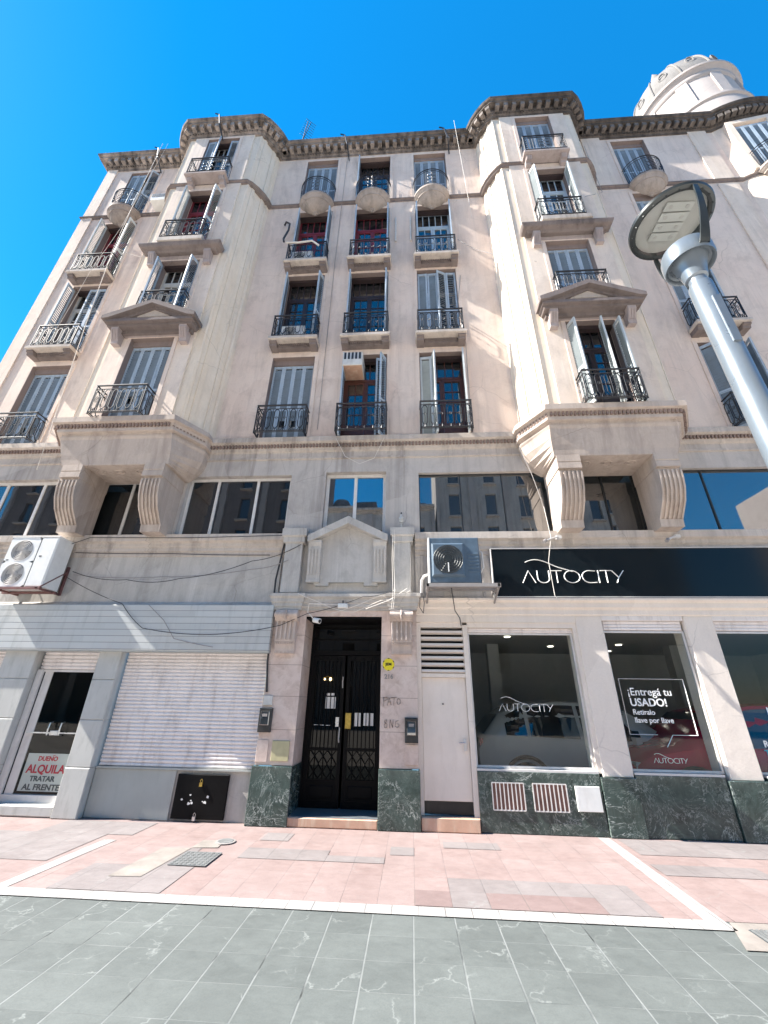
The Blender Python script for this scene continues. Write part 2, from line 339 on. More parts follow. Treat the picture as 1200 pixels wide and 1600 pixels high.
# ------------------------------------------------------------------ mesh helpers
class MB:
    def __init__(s): s.v = []; s.f = []
    def face(s, *idx): s.f.append(tuple(idx))
    def quad(s, a, b, c, d):
        n = len(s.v); s.v += [a, b, c, d]; s.f.append((n, n + 1, n + 2, n + 3))
    def poly(s, pts):
        n = len(s.v); s.v += list(pts); s.f.append(tuple(range(n, n + len(pts))))
    def box(s, x0, x1, y0, y1, z0, z1):
        n = len(s.v)
        s.v += [(x0, y0, z0), (x1, y0, z0), (x1, y1, z0), (x0, y1, z0), (x0, y0, z1), (x1, y0, z1), (x1, y1, z1), (x0, y1, z1)]
        for f in ((0, 3, 2, 1), (4, 5, 6, 7), (0, 1, 5, 4), (1, 2, 6, 5), (2, 3, 7, 6), (3, 0, 4, 7)): s.f.append(tuple(n + i for i in f))
        return s
    def bbox(s, x0, x1, y0, y1, z0, z1, b=.01):
        "box with bevelled front (-y) edges"
        n = len(s.v)
        s.v += [(x0, y1, z0), (x1, y1, z0), (x1, y1, z1), (x0, y1, z1),
                (x0, y0 + b, z0), (x1, y0 + b, z0), (x1, y0 + b, z1), (x0, y0 + b, z1),
                (x0 + b, y0, z0 + b), (x1 - b, y0, z0 + b), (x1 - b, y0, z1 - b), (x0 + b, y0, z1 - b)]
        for f in ((0, 3, 2, 1), (8, 9, 10, 11), (4, 5, 9, 8), (5, 6, 10, 9), (6, 7, 11, 10), (7, 4, 8, 11), (0, 1, 5, 4), (1, 2, 6, 5), (2, 3, 7, 6), (3, 0, 4, 7)):
            s.f.append(tuple(n + i for i in f))
        return s
    def obox(s, c, ax, ay, az):
        "oriented box: centre and three half-axis vectors"
        c, ax, ay, az = Vector(c), Vector(ax), Vector(ay), Vector(az); n = len(s.v)
        for k in (-1, 1):
            for i, j in ((-1, -1), (1, -1), (1, 1), (-1, 1)): s.v.append(tuple(c + i * ax + j * ay + k * az))
        for f in ((0, 3, 2, 1), (4, 5, 6, 7), (0, 1, 5, 4), (1, 2, 6, 5), (2, 3, 7, 6), (3, 0, 4, 7)): s.f.append(tuple(n + i for i in f))
        return s
    def tube(s, pts, r, k=6, closed=False, flat=1.0):
        pts = [Vector(p) for p in pts]; n = len(pts); base = len(s.v)
        up = Vector((0, 0, 1)); prev = None
        for i, p in enumerate(pts):
            if closed: d = pts[(i + 1) % n] - pts[i - 1]
            else: d = pts[min(i + 1, n - 1)] - pts[max(i - 1, 0)]
            if d.length < 1e-9: d = Vector((0, 0, 1))
            d.normalize()
            if prev is None:
                a = d.cross(up)
                if a.length < .05: a = d.cross(Vector((1, 0, 0)))
            else: a = prev - d * prev.dot(d)
            a.normalize(); prev = a; b = d.cross(a)
            rr = r[i] if isinstance(r, (list, tuple)) else r
            for j in range(k):
                t = 2 * PI * j / k
                s.v.append(tuple(p + a * rr * math.cos(t) + b * rr * flat * math.sin(t)))
        m = n if closed else n - 1
        for i in range(m):
            for j in range(k):
                a0 = base + i * k + j; a1 = base + i * k + (j + 1) % k
                b0 = base + ((i + 1) % n) * k + j; b1 = base + ((i + 1) % n) * k + (j + 1) % k
                s.f.append((a0, a1, b1, b0))
        if not closed:
            s.f.append(tuple(base + j for j in reversed(range(k))))
            s.f.append(tuple(base + (n - 1) * k + j for j in range(k)))
        return s
    def lathe(s, prof, c=(0, 0, 0), seg=24, a0=0.0, a1=2 * PI, sx=1.0, sy=1.0):
        full = abs(a1 - a0 - 2 * PI) < 1e-6; base = len(s.v); m = len(prof)
        cnt = seg if full else seg + 1
        for i in range(cnt):
            t = a0 + (a1 - a0) * i / seg
            for r, z in prof: s.v.append((c[0] + sx * r * math.cos(t), c[1] + sy * r * math.sin(t), c[2] + z))
        for i in range(seg):
            i2 = (i + 1) % cnt
            for j in range(m - 1):
                s.f.append((base + i * m + j, base + i2 * m + j, base + i2 * m + j + 1, base + i * m + j + 1))
        return s
    def prism(s, poly, axis, a, b):
        "extrude a 2D polygon along an axis: 'x' takes (y,z), 'y' takes (x,z), 'z' takes (x,y)"
        def P(u, v, w): return {'x': (w, u, v), 'y': (u, w, v), 'z': (u, v, w)}[axis]
        n = len(s.v); k = len(poly)
        s.v += [P(u, v, a) for u, v in poly] + [P(u, v, b) for u, v in poly]
        s.f.append(tuple(range(n, n + k))); s.f.append(tuple(reversed(range(n + k, n + 2 * k))))
        for i in range(k):
            j = (i + 1) % k; s.f.append((n + j, n + i, n + k + i, n + k + j))
        return s
    def sweep(s, path, prof, cap=True):
        "path: plan points (x,y) with the outside on the right hand; prof: (outward offset, z)"
        n = len(path); base = len(s.v); m = len(prof)
        for i, p in enumerate(path):
            p = Vector(p)
            def nrm(a, b):
                d = (Vector(b) - Vector(a)).normalized(); return Vector((d.y, -d.x))
            if i == 0: off = nrm(path[0], path[1])
            elif i == n - 1: off = nrm(path[-2], path[-1])
            else:
                n1, n2 = nrm(path[i - 1], path[i]), nrm(path[i], path[i + 1])
                h = n1 + n2
                off = h / max(.35, h.dot(n1)) if h.length > .2 else n1
            for o, z in prof: s.v.append((p.x + off.x * o, p.y + off.y * o, z))
        for i in range(n - 1):
            for j in range(m - 1):
                a = base + i * m + j; s.f.append((a, a + m, a + m + 1, a + 1))
        if cap:
            s.f.append(tuple(base + j for j in range(m))); s.f.append(tuple(base + (n - 1) * m + j for j in reversed(range(m))))
        return s
    def along(s, path, step, width, o0, o1, z0, z1, skip_short=.12):
        "little blocks standing out from a path (dentils, modillions)"
        for (a, b) in zip(path[:-1], path[1:]):
            a, b = Vector(a), Vector(b); L = (b - a).length
            if L < skip_short: continue
            d = (b - a) / L; nn = Vector((d.y, -d.x)); k = max(1, int(round(L / step)))
            for i in range(k):
                c = a + d * (L * (i + .5) / k) + nn * (o0 + o1) / 2
                s.obox((c.x, c.y, (z0 + z1) / 2), d.to_3d() * width / 2, nn.to_3d() * (o1 - o0) / 2, (0, 0, (z1 - z0) / 2))
        return s
    def wall(s, x0, x1, z0, z1, y, holes, depth):
        "flat wall facing -y with rectangular openings (hx0,hx1,hz0,hz1) and their reveals"
        xs = sorted({x0, x1} | {h[0] for h in holes} | {h[1] for h in holes}); zs = sorted({z0, z1} | {h[2] for h in holes} | {h[3] for h in holes})
        xs = [x for x in xs if x0 - 1e-6 <= x <= x1 + 1e-6]; zs = [z for z in zs if z0 - 1e-6 <= z <= z1 + 1e-6]
        for a, b in zip(xs[:-1], xs[1:]):
            for c, d in zip(zs[:-1], zs[1:]):
                mx, mz = (a + b) / 2, (c + d) / 2
                if any(h[0] < mx < h[1] and h[2] < mz < h[3] for h in holes): continue
                s.quad((a, y, c), (b, y, c), (b, y, d), (a, y, d))
        for h in holes:
            a, b, c, d = h; e = y + depth
            s.quad((a, y, c), (a, e, c), (b, e, c), (b, y, c)); s.quad((a, y, d), (b, y, d), (b, e, d), (a, e, d))
            s.quad((a, y, c), (a, y, d), (a, e, d), (a, e, c)); s.quad((b, y, c), (b, e, c), (b, e, d), (b, y, d))
        return s
    def mesh(s, name, mat, smooth=False):
        me = bpy.data.meshes.new(name); me.from_pydata([tuple(v) for v in s.v], [], s.f)
        me.materials.append(M[mat] if isinstance(mat, str) else mat)
        if smooth:
            for p in me.polygons: p.use_smooth = True
            try: me.set_sharp_from_angle(angle=R(40))
            except Exception: pass
        me.update()
        return me
    def build(s, name, mat, parent=None, smooth=False, loc=(0, 0, 0), rz=0.0):
        return put(name, s.mesh(name, mat, smooth), parent, loc, rz)

def put(name, mesh, parent=None, loc=(0, 0, 0), rz=0.0):
    o = bpy.data.objects.new(name, mesh); COL.objects.link(o)
    o.location = loc; o.rotation_euler = (0, 0, rz)
    if parent: o.parent = parent
    return o
def thing(name, label, cat, loc=(0, 0, 0), group=None, rz=0.0):
    o = put(name, None, None, loc, rz); o.empty_display_size = .2
    return tag(o, label, cat, group)
def tag(o, label, cat, group=None):
    o['label'] = label; o['category'] = cat
    if group: o['group'] = group
    return o
def struct(o): o['kind'] = 'structure'; return o
def textmesh(txt, size, mat, ext=.002, bold=0.0, align='LEFT', xs=1.0):
    cu = bpy.data.curves.new('lettering', 'FONT'); cu.body = txt; cu.size = size; cu.extrude = ext; cu.offset = bold; cu.align_x = align
    cu.resolution_u = 3
    ob = bpy.data.objects.new('lettering', cu); COL.objects.link(ob)
    dg = bpy.context.evaluated_depsgraph_get()
    me = bpy.data.meshes.new_from_object(ob.evaluated_get(dg))
    bpy.data.objects.remove(ob); bpy.data.curves.remove(cu)
    me.transform(Matrix.Rotation(R(90), 4, 'X') @ Matrix.Diagonal((xs, 1, 1, 1)))
    me.materials.clear(); me.materials.append(M[mat])
    return me
def text(name, txt, size, mat, loc, parent=None, **kw):
    return put(name, textmesh(txt, size, mat, **kw), parent, loc)

# ------------------------------------------------------------------ ground
g = MB()
W = 400
def sheet(name, x0, x1, y0, y1, z, mat):
    m = MB(); m.quad((x0, y0, z), (x1, y0, z), (x1, y1, z), (x0, y1, z)); return m.build(name, mat)
struct(sheet('ground', -W, W, -W, W, -.012, 'cement'))
struct(sheet('street', -120, 120, -5.35, -2.40, -.008, 'street'))
struct(sheet('bounce_paving', -120, 120, -30, -5.35, -.004, 'bounce_paving'))  # unseen pale paving, added to bounce sunlight onto the facade
struct(sheet('sidewalk', -120, 120, -2.43, 1.2, -.004, 'walk'))
struct(sheet('kerb_strip', -120, 2.60, -2.60, -2.43, .0, 'stripe'))
def patch(name, pts, z, mat):
    m = MB(); m.poly([(x, y, z) for x, y in pts]); return struct(m.build(name, mat))
patch('paving_strip', [(-3.94, -2.43), (-3.81, -2.43), (-3.74, -.96), (-3.90, -.96)], .0, 'stripe')
patch('paving_strip', [(2.44, -2.43), (2.60, -2.43), (2.67, -.06), (2.52, -.06)], .0, 'stripe')
S_ = .335
def gx(i): return .01 + S_ * i
def gy(i): return -2.415 + S_ * i
def gpatch(i0, i1, j0, j1, mat='greytile', z=.0):
    x0, x1, y0, y1 = gx(i0), gx(i1), max(gy(j0), -2.428), gy(j1)
    return patch('paving_patch', [(x0, y0), (x1, y0), (x1, y1), (x0, y1)], z, mat)
for a in [(-15, -11, 5, 6.8), (-10.3, -7, 0, 2), (-9, -7.6, 2, 3.8), (-6, -3, 3, 4.1), (-3, -2, 3, 3.6), (-2, -1.0, 3, 3.6), (-.85, 0, 3.9, 4.8), (-5.9, -4.8, 5, 6),
          (1.1, 3.2, 4.9, 5.7), (1, 5, 1, 2), (5, 6.3, 0, 2), (8.2, 15, 5, 6.9), (8, 11.4, 3, 4), (-20, -12, 2, 5), (15, 22, 4, 6.5)]: gpatch(*a)
gpatch(0, 1, 0, 1, 'redtile'); gpatch(1, 2, 0, 1, 'greytile'); gpatch(2, 5, 0, 1, 'redtile')
patch('paving_patch', [(-3.06, -2.09), (-2.73, -2.07), (-2.66, -1.16), (-3.0, -1.18)], .004, 'cement')
patch('paving_patch', [(-2.67, -1.15), (-2.36, -1.11), (-2.38, -.82), (-2.66, -.85)], .004, 'cement')
patch('paving_patch', [(2.45, -2.9), (2.95, -2.9), (2.95, -2.45), (2.63, -2.45)], .0, 'cement')

# ------------------------------------------------------------------ the building
B = thing('apartment_building', 'long pink plastered six storey corner apartment building with two projecting bays', 'building')
BL, BR = -5.84, 3.93
XL, XR = -10.38, 9.80
HW = .52
cols = {'L': -8.93, 'A': -2.74, 'B': -1.0, 'C': .80, 'R': 7.12}
F = {1: (6.74, 9.18), 2: (9.58, 12.2), 3: (12.50, 15.18), 4: (15.56, 18.12)}
ytop = 18.42
def bayplan(c):
    h = [(-1.64, 0), (-1.60, -.20), (-1.52, -.37), (-1.40, -.53), (-1.27, -.66), (-1.16, -.73)]
    return [(c + x, y) for x, y in h] + [(c - x, y) for x, y in reversed(h)]
TC, TR_ = (10.95, 2.22), 2.5
a0 = R(-117.4)
turret = [(XR, 0)] + [(TC[0] + TR_ * math.cos(R(a)), TC[1] + TR_ * math.sin(R(a))) for a in [-117.4 + 54.8 * i / 14 for i in range(1, 14)]] + [(12.1, 0), (14.0, 0)]
MAIN = [(XL, 6.0), (XL, 0)] + bayplan(BL) + bayplan(BR) + turret
# main wall
holes = [(cx - HW, cx + HW) + F[f] for cx in cols.values() for f in F]
for a, b in ((XL, BL - 1.5), (BL + 1.5, BR - 1.5), (BR + 1.5, XR)):
    MB().wall(a, b, 6.3, ytop, 0.0, [h for h in holes if a < h[0] < b], .32).build('wall', 'pink', B)
w = MB(); w.quad((XL, 6, 0), (XL, 0, 0), (XL, 0, ytop), (XL, 6, ytop)); w.build('side_wall', 'pink', B)
# corner pilaster strips
for x0, x1, z0, z1 in ((-10.376, -10.02, 6.76, ytop), (9.05, 9.60, 6.76, 15.4), (9.05, 9.60, 15.66, ytop), (5.72, 6.30, 15.66, ytop)):
    MB().box(x0, x1, -.035, -.002, z0, z1).build('pilaster', 'bay', B)
# window surrounds: thin raised plaster frame
def surround(h):
    m = MB()
    m.prism([(-HW - .09, 0), (-HW, 0), (-HW, h), (HW, h), (HW, 0), (HW + .09, 0), (HW + .09, h + .09), (-HW - .09, h + .09)], 'y', -.018, .002)
    me = m.mesh('window_surround', 'pink')
    l = MB(); hw = HW - .001
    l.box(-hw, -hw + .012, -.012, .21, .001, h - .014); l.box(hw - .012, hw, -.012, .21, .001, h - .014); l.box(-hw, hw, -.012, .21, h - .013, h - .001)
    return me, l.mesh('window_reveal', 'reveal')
SUR = {}
# bays
BF = {1: (6.78, 9.15), 2: (9.60, 11.95), 3: (12.50, 15.17), 4: (15.60, 18.15)}
for c in (BL, BR):
    w = MB()
    w.wall(c - .98, c + .98, 6.6, ytop, -.75, [(c - HW, c + HW) + BF[f] for f in BF], .32)
    w.build('bay_wall', 'bay', B)
    for s in (-1, 1):
        w = MB()
        p = [(.98, -.75), (.98, -.705), (1.18, -.705), (1.18, -.72), (1.22, -.685), (1.21, -.66), (1.26, -.60), (1.285, -.61), (1.33, -.53), (1.31, -.50), (1.43, -.30), (1.46, -.31), (1.51, -.19), (1.50, -.15), (1.55, -.12), (1.58, 0.0)]
        for (xa, ya), (xb, yb) in zip(p[:-1], p[1:]):
            q = [(c + s * xa, ya), (c + s * xb, yb)]
            if s < 0: q.reverse()
            w.quad((q[0][0], q[0][1], 6.6), (q[1][0], q[1][1], 6.6), (q[1][0], q[1][1], ytop), (q[0][0], q[0][1], ytop))
        w.build('bay_side', 'baycant', B)
# turret wall
w = MB()
for a, b in zip(turret[:-1], turret[1:]): w.quad((a[0], a[1], 0), (b[0], b[1], 0), (b[0], b[1], ytop), (a[0], a[1], ytop))
w.build('turret_wall', 'bay', B)
# string course and main cornice
w = MB()
w.sweep(MAIN, [(-.16, 15.47), (.02, 15.48), (.025, 15.52), (.065, 15.545), (.07, 15.58), (-.16, 15.60)], cap=False)
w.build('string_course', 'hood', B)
w = MB()
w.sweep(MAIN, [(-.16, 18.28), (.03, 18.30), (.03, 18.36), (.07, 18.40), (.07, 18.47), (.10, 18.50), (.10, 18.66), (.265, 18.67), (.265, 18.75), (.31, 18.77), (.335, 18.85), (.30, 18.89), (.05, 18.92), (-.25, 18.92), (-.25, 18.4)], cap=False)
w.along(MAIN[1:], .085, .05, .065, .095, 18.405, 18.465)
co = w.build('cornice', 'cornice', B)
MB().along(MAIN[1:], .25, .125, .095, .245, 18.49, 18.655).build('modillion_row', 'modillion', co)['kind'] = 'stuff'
w = MB()
rt = [(x, y) for x, y in MAIN] + [(14, 8), (XL, 8)]
w.poly([(x, y + .3 if y < 1 else y, 18.75) for x, y in rt])
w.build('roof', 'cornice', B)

# round tower with dome on the roof
DC = (11.18, 1.65); DR = 1.85; DZ = 22.75
tw = MB().lathe([(1.95, 18.7), (1.95, 19.2), (1.78, 19.3), (1.72, 20.6), (1.78, 20.66), (1.78, 20.8), (1.66, 20.86), (1.66, 22.3), (1.72, 22.36), (1.74, 22.5), (1.72, 22.55)], (DC[0], DC[1], 0), 64).build('tower_drum', 'drum', B, True)
w = MB()
for i in range(10):
    a = 2 * PI * i / 10 + .3
    t = [(1.70, a - .09), (1.70, a + .09)]
    for k in range(1):
        ra, rb = 1.655, 1.72
        pts = [(DC[0] + r_ * math.cos(b), DC[1] + r_ * math.sin(b)) for r_, b in ((ra, a - .1), (rb, a - .1), (rb, a + .1), (ra, a + .1))]
        w.prism(pts, 'z', 20.86, 22.34)
w.build('drum_pilaster', 'drum', tw)
w = MB().lathe([(1.66, 22.46), (1.75, 22.55), (1.80, 22.66), (1.86, 22.70), (1.87, 22.80), (1.80, 22.86), (1.6, 22.88)], (DC[0], DC[1], 0), 64)
w.build('tower_cornice', 'drum', tw, True)
dome = [(1.74 * math.cos(R(t)), 22.82 + 2.9 * math.sin(R(t))) for t in range(0, 86, 5)]
d = MB().lathe(dome + [(.24, 25.75), (.34, 25.9), (.34, 26.3), (.26, 26.5), (.16, 26.8), (.16, 27.0), (.0, 27.5)], (DC[0], DC[1], 0), 64)
for i in range(12):
    a = 2 * PI * i / 12
    d.tube([(DC[0] + (r_ + .02) * math.cos(a), DC[1] + (r_ + .02) * math.sin(a), z) for r_, z in dome], .03, 6)
    a += PI / 12; r_ = 1.74 * math.cos(R(18)); z = 22.82 + 2.9 * math.sin(R(18))
    d.tube([(DC[0] + (r_ + .03) * math.cos(a) - (.13 * math.sin(a)) * math.cos(q), DC[1] + (r_ + .01) * math.sin(a) + .13 * math.cos(a) * math.cos(q), z + .2 * math.sin(q)) for q in [2 * PI * k / 10 for k in range(10)]], .03, 5, closed=True)
d.build('dome', 'dome', tw, True)

# band above the mezzanine
bandpath = [(XL, 0), (BL - 1.2, 0)], [(BL + 1.2, 0), (BR - 1.2, 0)], [(BR + 1.2, 0), (XR, 0)] 
for p in bandpath:
    w = MB()
    w.sweep(p, [(.0, 6.24), (.03, 6.25), (.03, 6.29), (.004, 6.30), (.004, 6.42), (.04, 6.45), (.05, 6.50), (.06, 6.58), (.10, 6.60), (.14, 6.62), (.14, 6.735), (.0, 6.75)])
    o = w.build('band_course', 'ledge', B)
    MB().along(p, .070, .038, .045, .095, 6.51, 6.585).build('dentil_row', 'dentil', o)['kind'] = 'stuff'
w = MB()
w.sweep(turret, [(.0, 6.24), (.05, 6.5), (.14, 6.62), (.14, 6.735), (.0, 6.75)])
w.build('band_course', 'ledge', B)
# mezzanine wall
MZ = (4.56, 5.86)
mez = {'L': (-9.6, -7.05), 'BL': (-6.72, -5.05), 'A': (-4.62, -2.42), 'B': (-1.70, -.46), 'C': (.20, 2.74), 'BR': (3.02, 4.46), 'R': (4.84, 8.8)}
mzh = [(a, b, 4.56, 5.87) for k, (a, b) in mez.items()]
mzh[3] = (-1.70, -.46, 4.56, 5.92)
w = MB(); w.wall(XL, XR, 4.5, 6.3, .0, mzh, .28)
w.build('mezzanine_wall', 'grey', B)

# bay corbels (bases of the two bays)
def corbel(c, c2):
    def plan(hw, yf, hwb, yb): return [(-hwb, 0), (-hwb, yb), (-hw, yf), (hw, yf), (hwb, yb), (hwb, 0)]
    rings = [(6.76, 1.16, -.74, 1.56, -.2), (6.75, 1.27, -.96, 1.68, -.32), (6.63, 1.27, -.96, 1.68, -.32), (6.61, 1.22, -.90, 1.62, -.28), (6.52, 1.20, -.87, 1.60, -.26), (6.50, 1.21, -.89, 1.61, -.27),
             (6.44, 1.21, -.885, 1.60, -.26), (6.42, 1.15, -.82, 1.54, -.20), (6.37, 1.145, -.815, 1.535, -.195), (6.35, 1.175, -.845, 1.555, -.225), (6.33, 1.17, -.84, 1.55, -.22), (6.28, 1.155, -.82, 1.52, -.20), (6.1, 1.14, -.80, 1.47, -.18), (5.95, 1.12, -.785, 1.38, -.16), (5.84, 1.10, -.77, 1.27, -.12), (5.76, 1.085, -.765, 1.16, -.08), (5.72, 1.08, -.76, 1.10, -.05)]
    m = MB(); base = 0
    for (z, hw, yf, hwb, yb) in rings:
        t = (z - 5.72) / (6.75 - 5.72); cc = c2 + (c - c2) * max(0, min(1, t))
        m.v += [(cc + x, y, z) for x, y in plan(hw, yf, hwb, yb)]
    for i in range(len(rings) - 1):
        for j in range(5):
            a = i * 6 + j; m.f.append((a + 6, a + 7, a + 1, a))
    m.f.append((0, 1, 2, 3, 4, 5)); n = (len(rings) - 1) * 6; m.f.append(tuple(n + k for k in (5, 4, 3, 2, 1, 0)))
    pth = [(c + x, y) for x, y in plan(1.20, -.875, 1.60, -.265)]
    o = m.build('bay_corbel', 'corbel', B)
    MB().along(pth, .072, .040, -.01, .04, 6.525, 6.605).build('dentil_row', 'dentil', o)['kind'] = 'stuff'
    r = MB()
    for k in (-.45, -.05, .38):
        r.tube([(c2 + k + .09 * math.cos(q), -.5 + .07 * math.sin(q), 5.712) for q in [2 * PI * i / 12 for i in range(12)]], .014, 5, closed=True)
        r.box(c2 + k - .05, c2 + k + .05, -.52, -.48, 5.70, 5.718)
    r.build('rosette', 'corbel', o)
    return o
CL2, CR2 = -5.70, 3.72
corbel(-5.90, CL2); corbel(3.84, CR2)
# fluted brackets under the corbels
def bracket(x0, x1):
    prof = [(-.76, 5.72), (-.76, 5.50), (-.745, 5.46), (-.765, 5.40), (-.76, 5.25), (-.72, 5.06), (-.63, 4.86), (-.51, 4.71), (-.42, 4.60)]
    m = MB()
    m.prism([(0.0, 5.72)] + [(y + .03, z) for y, z in prof] + [(0.0, 4.60)], 'x', x0, x1)
    m.prism([(.0, 5.735), (-.775, 5.735), (-.775, 5.60), (-.762, 5.58), (-.775, 5.565), (-.775, 5.46), (0, 5.46)], 'x', x0 - .012, x1 + .012)
    n = 5; ww = (x1 - x0); st = ww / (n + .0)
    for i in range(n + 1):
        xc = x0 + .012 + (ww - .024) * i / n
        for (ya, za), (yb, zb) in zip(prof[3:-1], prof[4:]):
            m.prism([(ya + .04, za), (ya, za), (yb, zb), (yb + .04, zb)], 'x', xc - .014, xc + .014)
    m.prism([(0, 4.60), (-.415, 4.60), (-.40, 4.46), (0, 4.46)], 'x', x0 - .003, x1 + .003)
    return m.build('bracket', 'corbel', B)
for x0, x1 in ((-6.72, -6.34), (-5.06, -4.68), (2.68, 3.07), (4.37, 4.76)): bracket(x0, x1)
# flat lintel panel between brackets
for c in (CL2, CR2): MB().box(c - .66, c + .66, -.30, .0, 5.87, 6.0).build('soffit_panel', 'corbel', B)

# sill course over the shops
SILL = [(.0, 4.08), (.04, 4.10), (.04, 4.17), (.07, 4.19), (.07, 4.25), (.10, 4.28), (.10, 4.34), (.16, 4.37), (.16, 4.50), (.0, 4.555)]
for p in ([(XL, 0), (-2.36, 0)], [(.10, 0), (XR, 0)]): MB().sweep(p, SILL).build('sill_course', 'ledge', B)

# ---- mezzanine windows
def strip_window(x0, x1, z0, z1, y, mull, mat, glass, fw=.05):
    cx = (x0 + x1) / 2; m = MB()
    xs = [x0] + mull + [x1]
    m.box(x0 - cx, x1 - cx, 0, .06, 0, fw); m.box(x0 - cx, x1 - cx, 0, .06, z1 - z0 - fw, z1 - z0)
    for i, x in enumerate(xs):
        a = 0 if i == 0 else (-fw if i == len(xs) - 1 else -fw / 2)
        m.box(x + a - cx, x + a + fw - cx, .004, .056, fw, z1 - z0 - fw)
    o = m.build('strip_window', mat, B, loc=(cx, y, z0))
    for i in range(len(xs) - 1):
        tl = random.uniform(-.003, .003)
        g_ = MB(); a, b = xs[i] - cx + fw * .4, xs[i + 1] - cx - fw * .4
        g_.obox(((a + b) / 2, .03, (z1 - z0) / 2), ((b - a) / 2, tl, 0), (0, .006, 0), (0, tl, (z1 - z0) / 2 - fw * .4))
        g_.build('pane', glass, o)
strip_window(-9.6, -7.05, 4.56, 5.87, .12, [-8.75, -7.9], 'alum', 'glass', .06)
strip_window(-6.72, -5.05, 4.56, 5.87, .16, [-5.9], 'alum', 'glass', .06)
strip_window(-4.62, -2.42, 4.56, 5.87, .12, [-4.0, -3.15], 'alum', 'glass', .055)
strip_window(-1.70, -.46, 4.56, 5.92, .12, [-1.09], 'alum', 'mirror', .065)
strip_window(.20, 2.74, 4.56, 5.87, .08, [1.03, 1.86], 'darkalum', 'tint', .018)
strip_window(3.02, 4.46, 4.56, 5.87, .12, [3.82], 'darkalum', 'tint', .03)
strip_window(4.84, 8.8, 4.56, 5.87, .08, [5.72, 7.2], 'darkalum', 'tint', .03)

# ---- upper windows
def leaf_mesh(w_, h, mat, hole=None, name='shutter'):
    m = MB(); t = .017; st = .042
    m.box(0, st, -t, t, 0, h); m.box(w_ - st, w_, -t, t, 0, h)
    for z in (0, h * .40, h - .07): m.box(st, w_ - st, -t + .002, t - .002, z, z + .07)
    nf = len(m.f)
    n = int(h / .074)
    for i in range(n):
        z = .09 + (h - .18) * i / n
        if hole and hole[0] < z / h < hole[1]: continue
        m.obox((w_ / 2, 0, z + .012), ((w_ - 2 * st) / 2, 0, 0), (0, .014, -.024), (0, .004, .003))
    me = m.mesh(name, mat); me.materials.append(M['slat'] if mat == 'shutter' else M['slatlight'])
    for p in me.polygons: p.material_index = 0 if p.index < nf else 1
    return me
LEAF = {}
def leaf(w_, h, mat='shutter', hole=None):
    k = (round(w_, 3), round(h, 2), mat, hole)
    if k not in LEAF: LEAF[k] = leaf_mesh(w_, h, mat, hole)
    return LEAF[k]
WIN = {}
def win_meshes(h, mat):
    k = (round(h, 2), mat)
    if k in WIN: return WIN[k]
    m = MB(); w_ = HW; b = .05; zt = h * .74
    m.box(-w_, -w_ + b, 0, .07, 0, h); m.box(w_ - b, w_, 0, .07, 0, h); m.box(-w_ + b, w_ - b, 0, .07, h - b, h); m.box(-w_ + b, w_ - b, -.01, .07, zt, zt + .07)
    for i in range(1, 5): x = -w_ + b + (2 * w_ - 2 * b) * i / 5; m.box(x - .012, x + .012, .012, .05, zt + .07, h - b)
    for s in (-1, 1):
        xa, xb = (0.003, w_ - b) if s > 0 else (-w_ + b, -.003)
        m.box(xa, xa + .055, .0, .055, .0, zt); m.box(xb - .055, xb, .0, .055, .0, zt); m.box(xa + .055, xb - .055, .0, .055, zt - .06, zt); m.box(xa + .055, xb - .055, .0, .055, 0, .12)
        m.box(xa + .055, xb - .055, .012, .045, .12, .55); xm = (xa + xb) / 2
        m.box(xm - .012, xm + .012, .012, .045, .55, zt - .06)
        for i in range(1, 4): z = .55 + (zt - .61) * i / 4; m.box(xa + .055, xb - .055, .014, .043, z - .012, z + .012)
    g_ = MB(); g_.box(-w_ + .02, w_ - .02, .028, .032, .54, h - .03)
    WIN[k] = (m.mesh('window', mat), g_.mesh('pane', 'glass'))
    return WIN[k]
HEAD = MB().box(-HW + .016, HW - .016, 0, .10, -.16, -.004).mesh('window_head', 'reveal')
HEAD_OPEN = MB().box(-HW + .016, HW - .016, .04, .16, -.10, -.004).mesh('window_head', 'darkwood')
BACK = {}
def window(cx, y, z0, z1, mat, leaves, hole=None, light=False):
    """leaves: 'closed' or list of (hinge x, angle, width, side)"""
    h = z1 - z0 - .002
    fm, pm = win_meshes(h, mat)
    o = put('window', fm, B, (cx, y + .24, z0 + .001))
    put('pane', pm, o)
    k = round(h, 3)
    if k not in SUR: SUR[k] = surround(h)
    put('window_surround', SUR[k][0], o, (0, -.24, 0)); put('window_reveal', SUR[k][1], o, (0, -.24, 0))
    sm = 'shutterlight' if light else 'shutter'
    closed = leaves == 'closed'
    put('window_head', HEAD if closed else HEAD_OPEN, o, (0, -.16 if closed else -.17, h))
    if closed:
        lw = (2 * HW - .036) / 4; hh = h - .18
        for i in range(4):
            hl = hole.get(i) if hole else None
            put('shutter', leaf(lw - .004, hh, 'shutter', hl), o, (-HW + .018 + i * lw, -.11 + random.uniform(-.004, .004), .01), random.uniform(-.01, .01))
    else:
        for (x, ang, w_, s) in leaves:
            rz = -R(ang) if s < 0 else PI + R(ang)
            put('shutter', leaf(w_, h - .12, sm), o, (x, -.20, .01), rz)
    return o
hL, hR = -HW + .02, HW - .02
def both(a, b, w1=.27, w2=.27): return [(hL, a, w1, -1), (hR, b, w2, 1)]
H_A = {1: (.18, .27), 2: (.18, .27)}
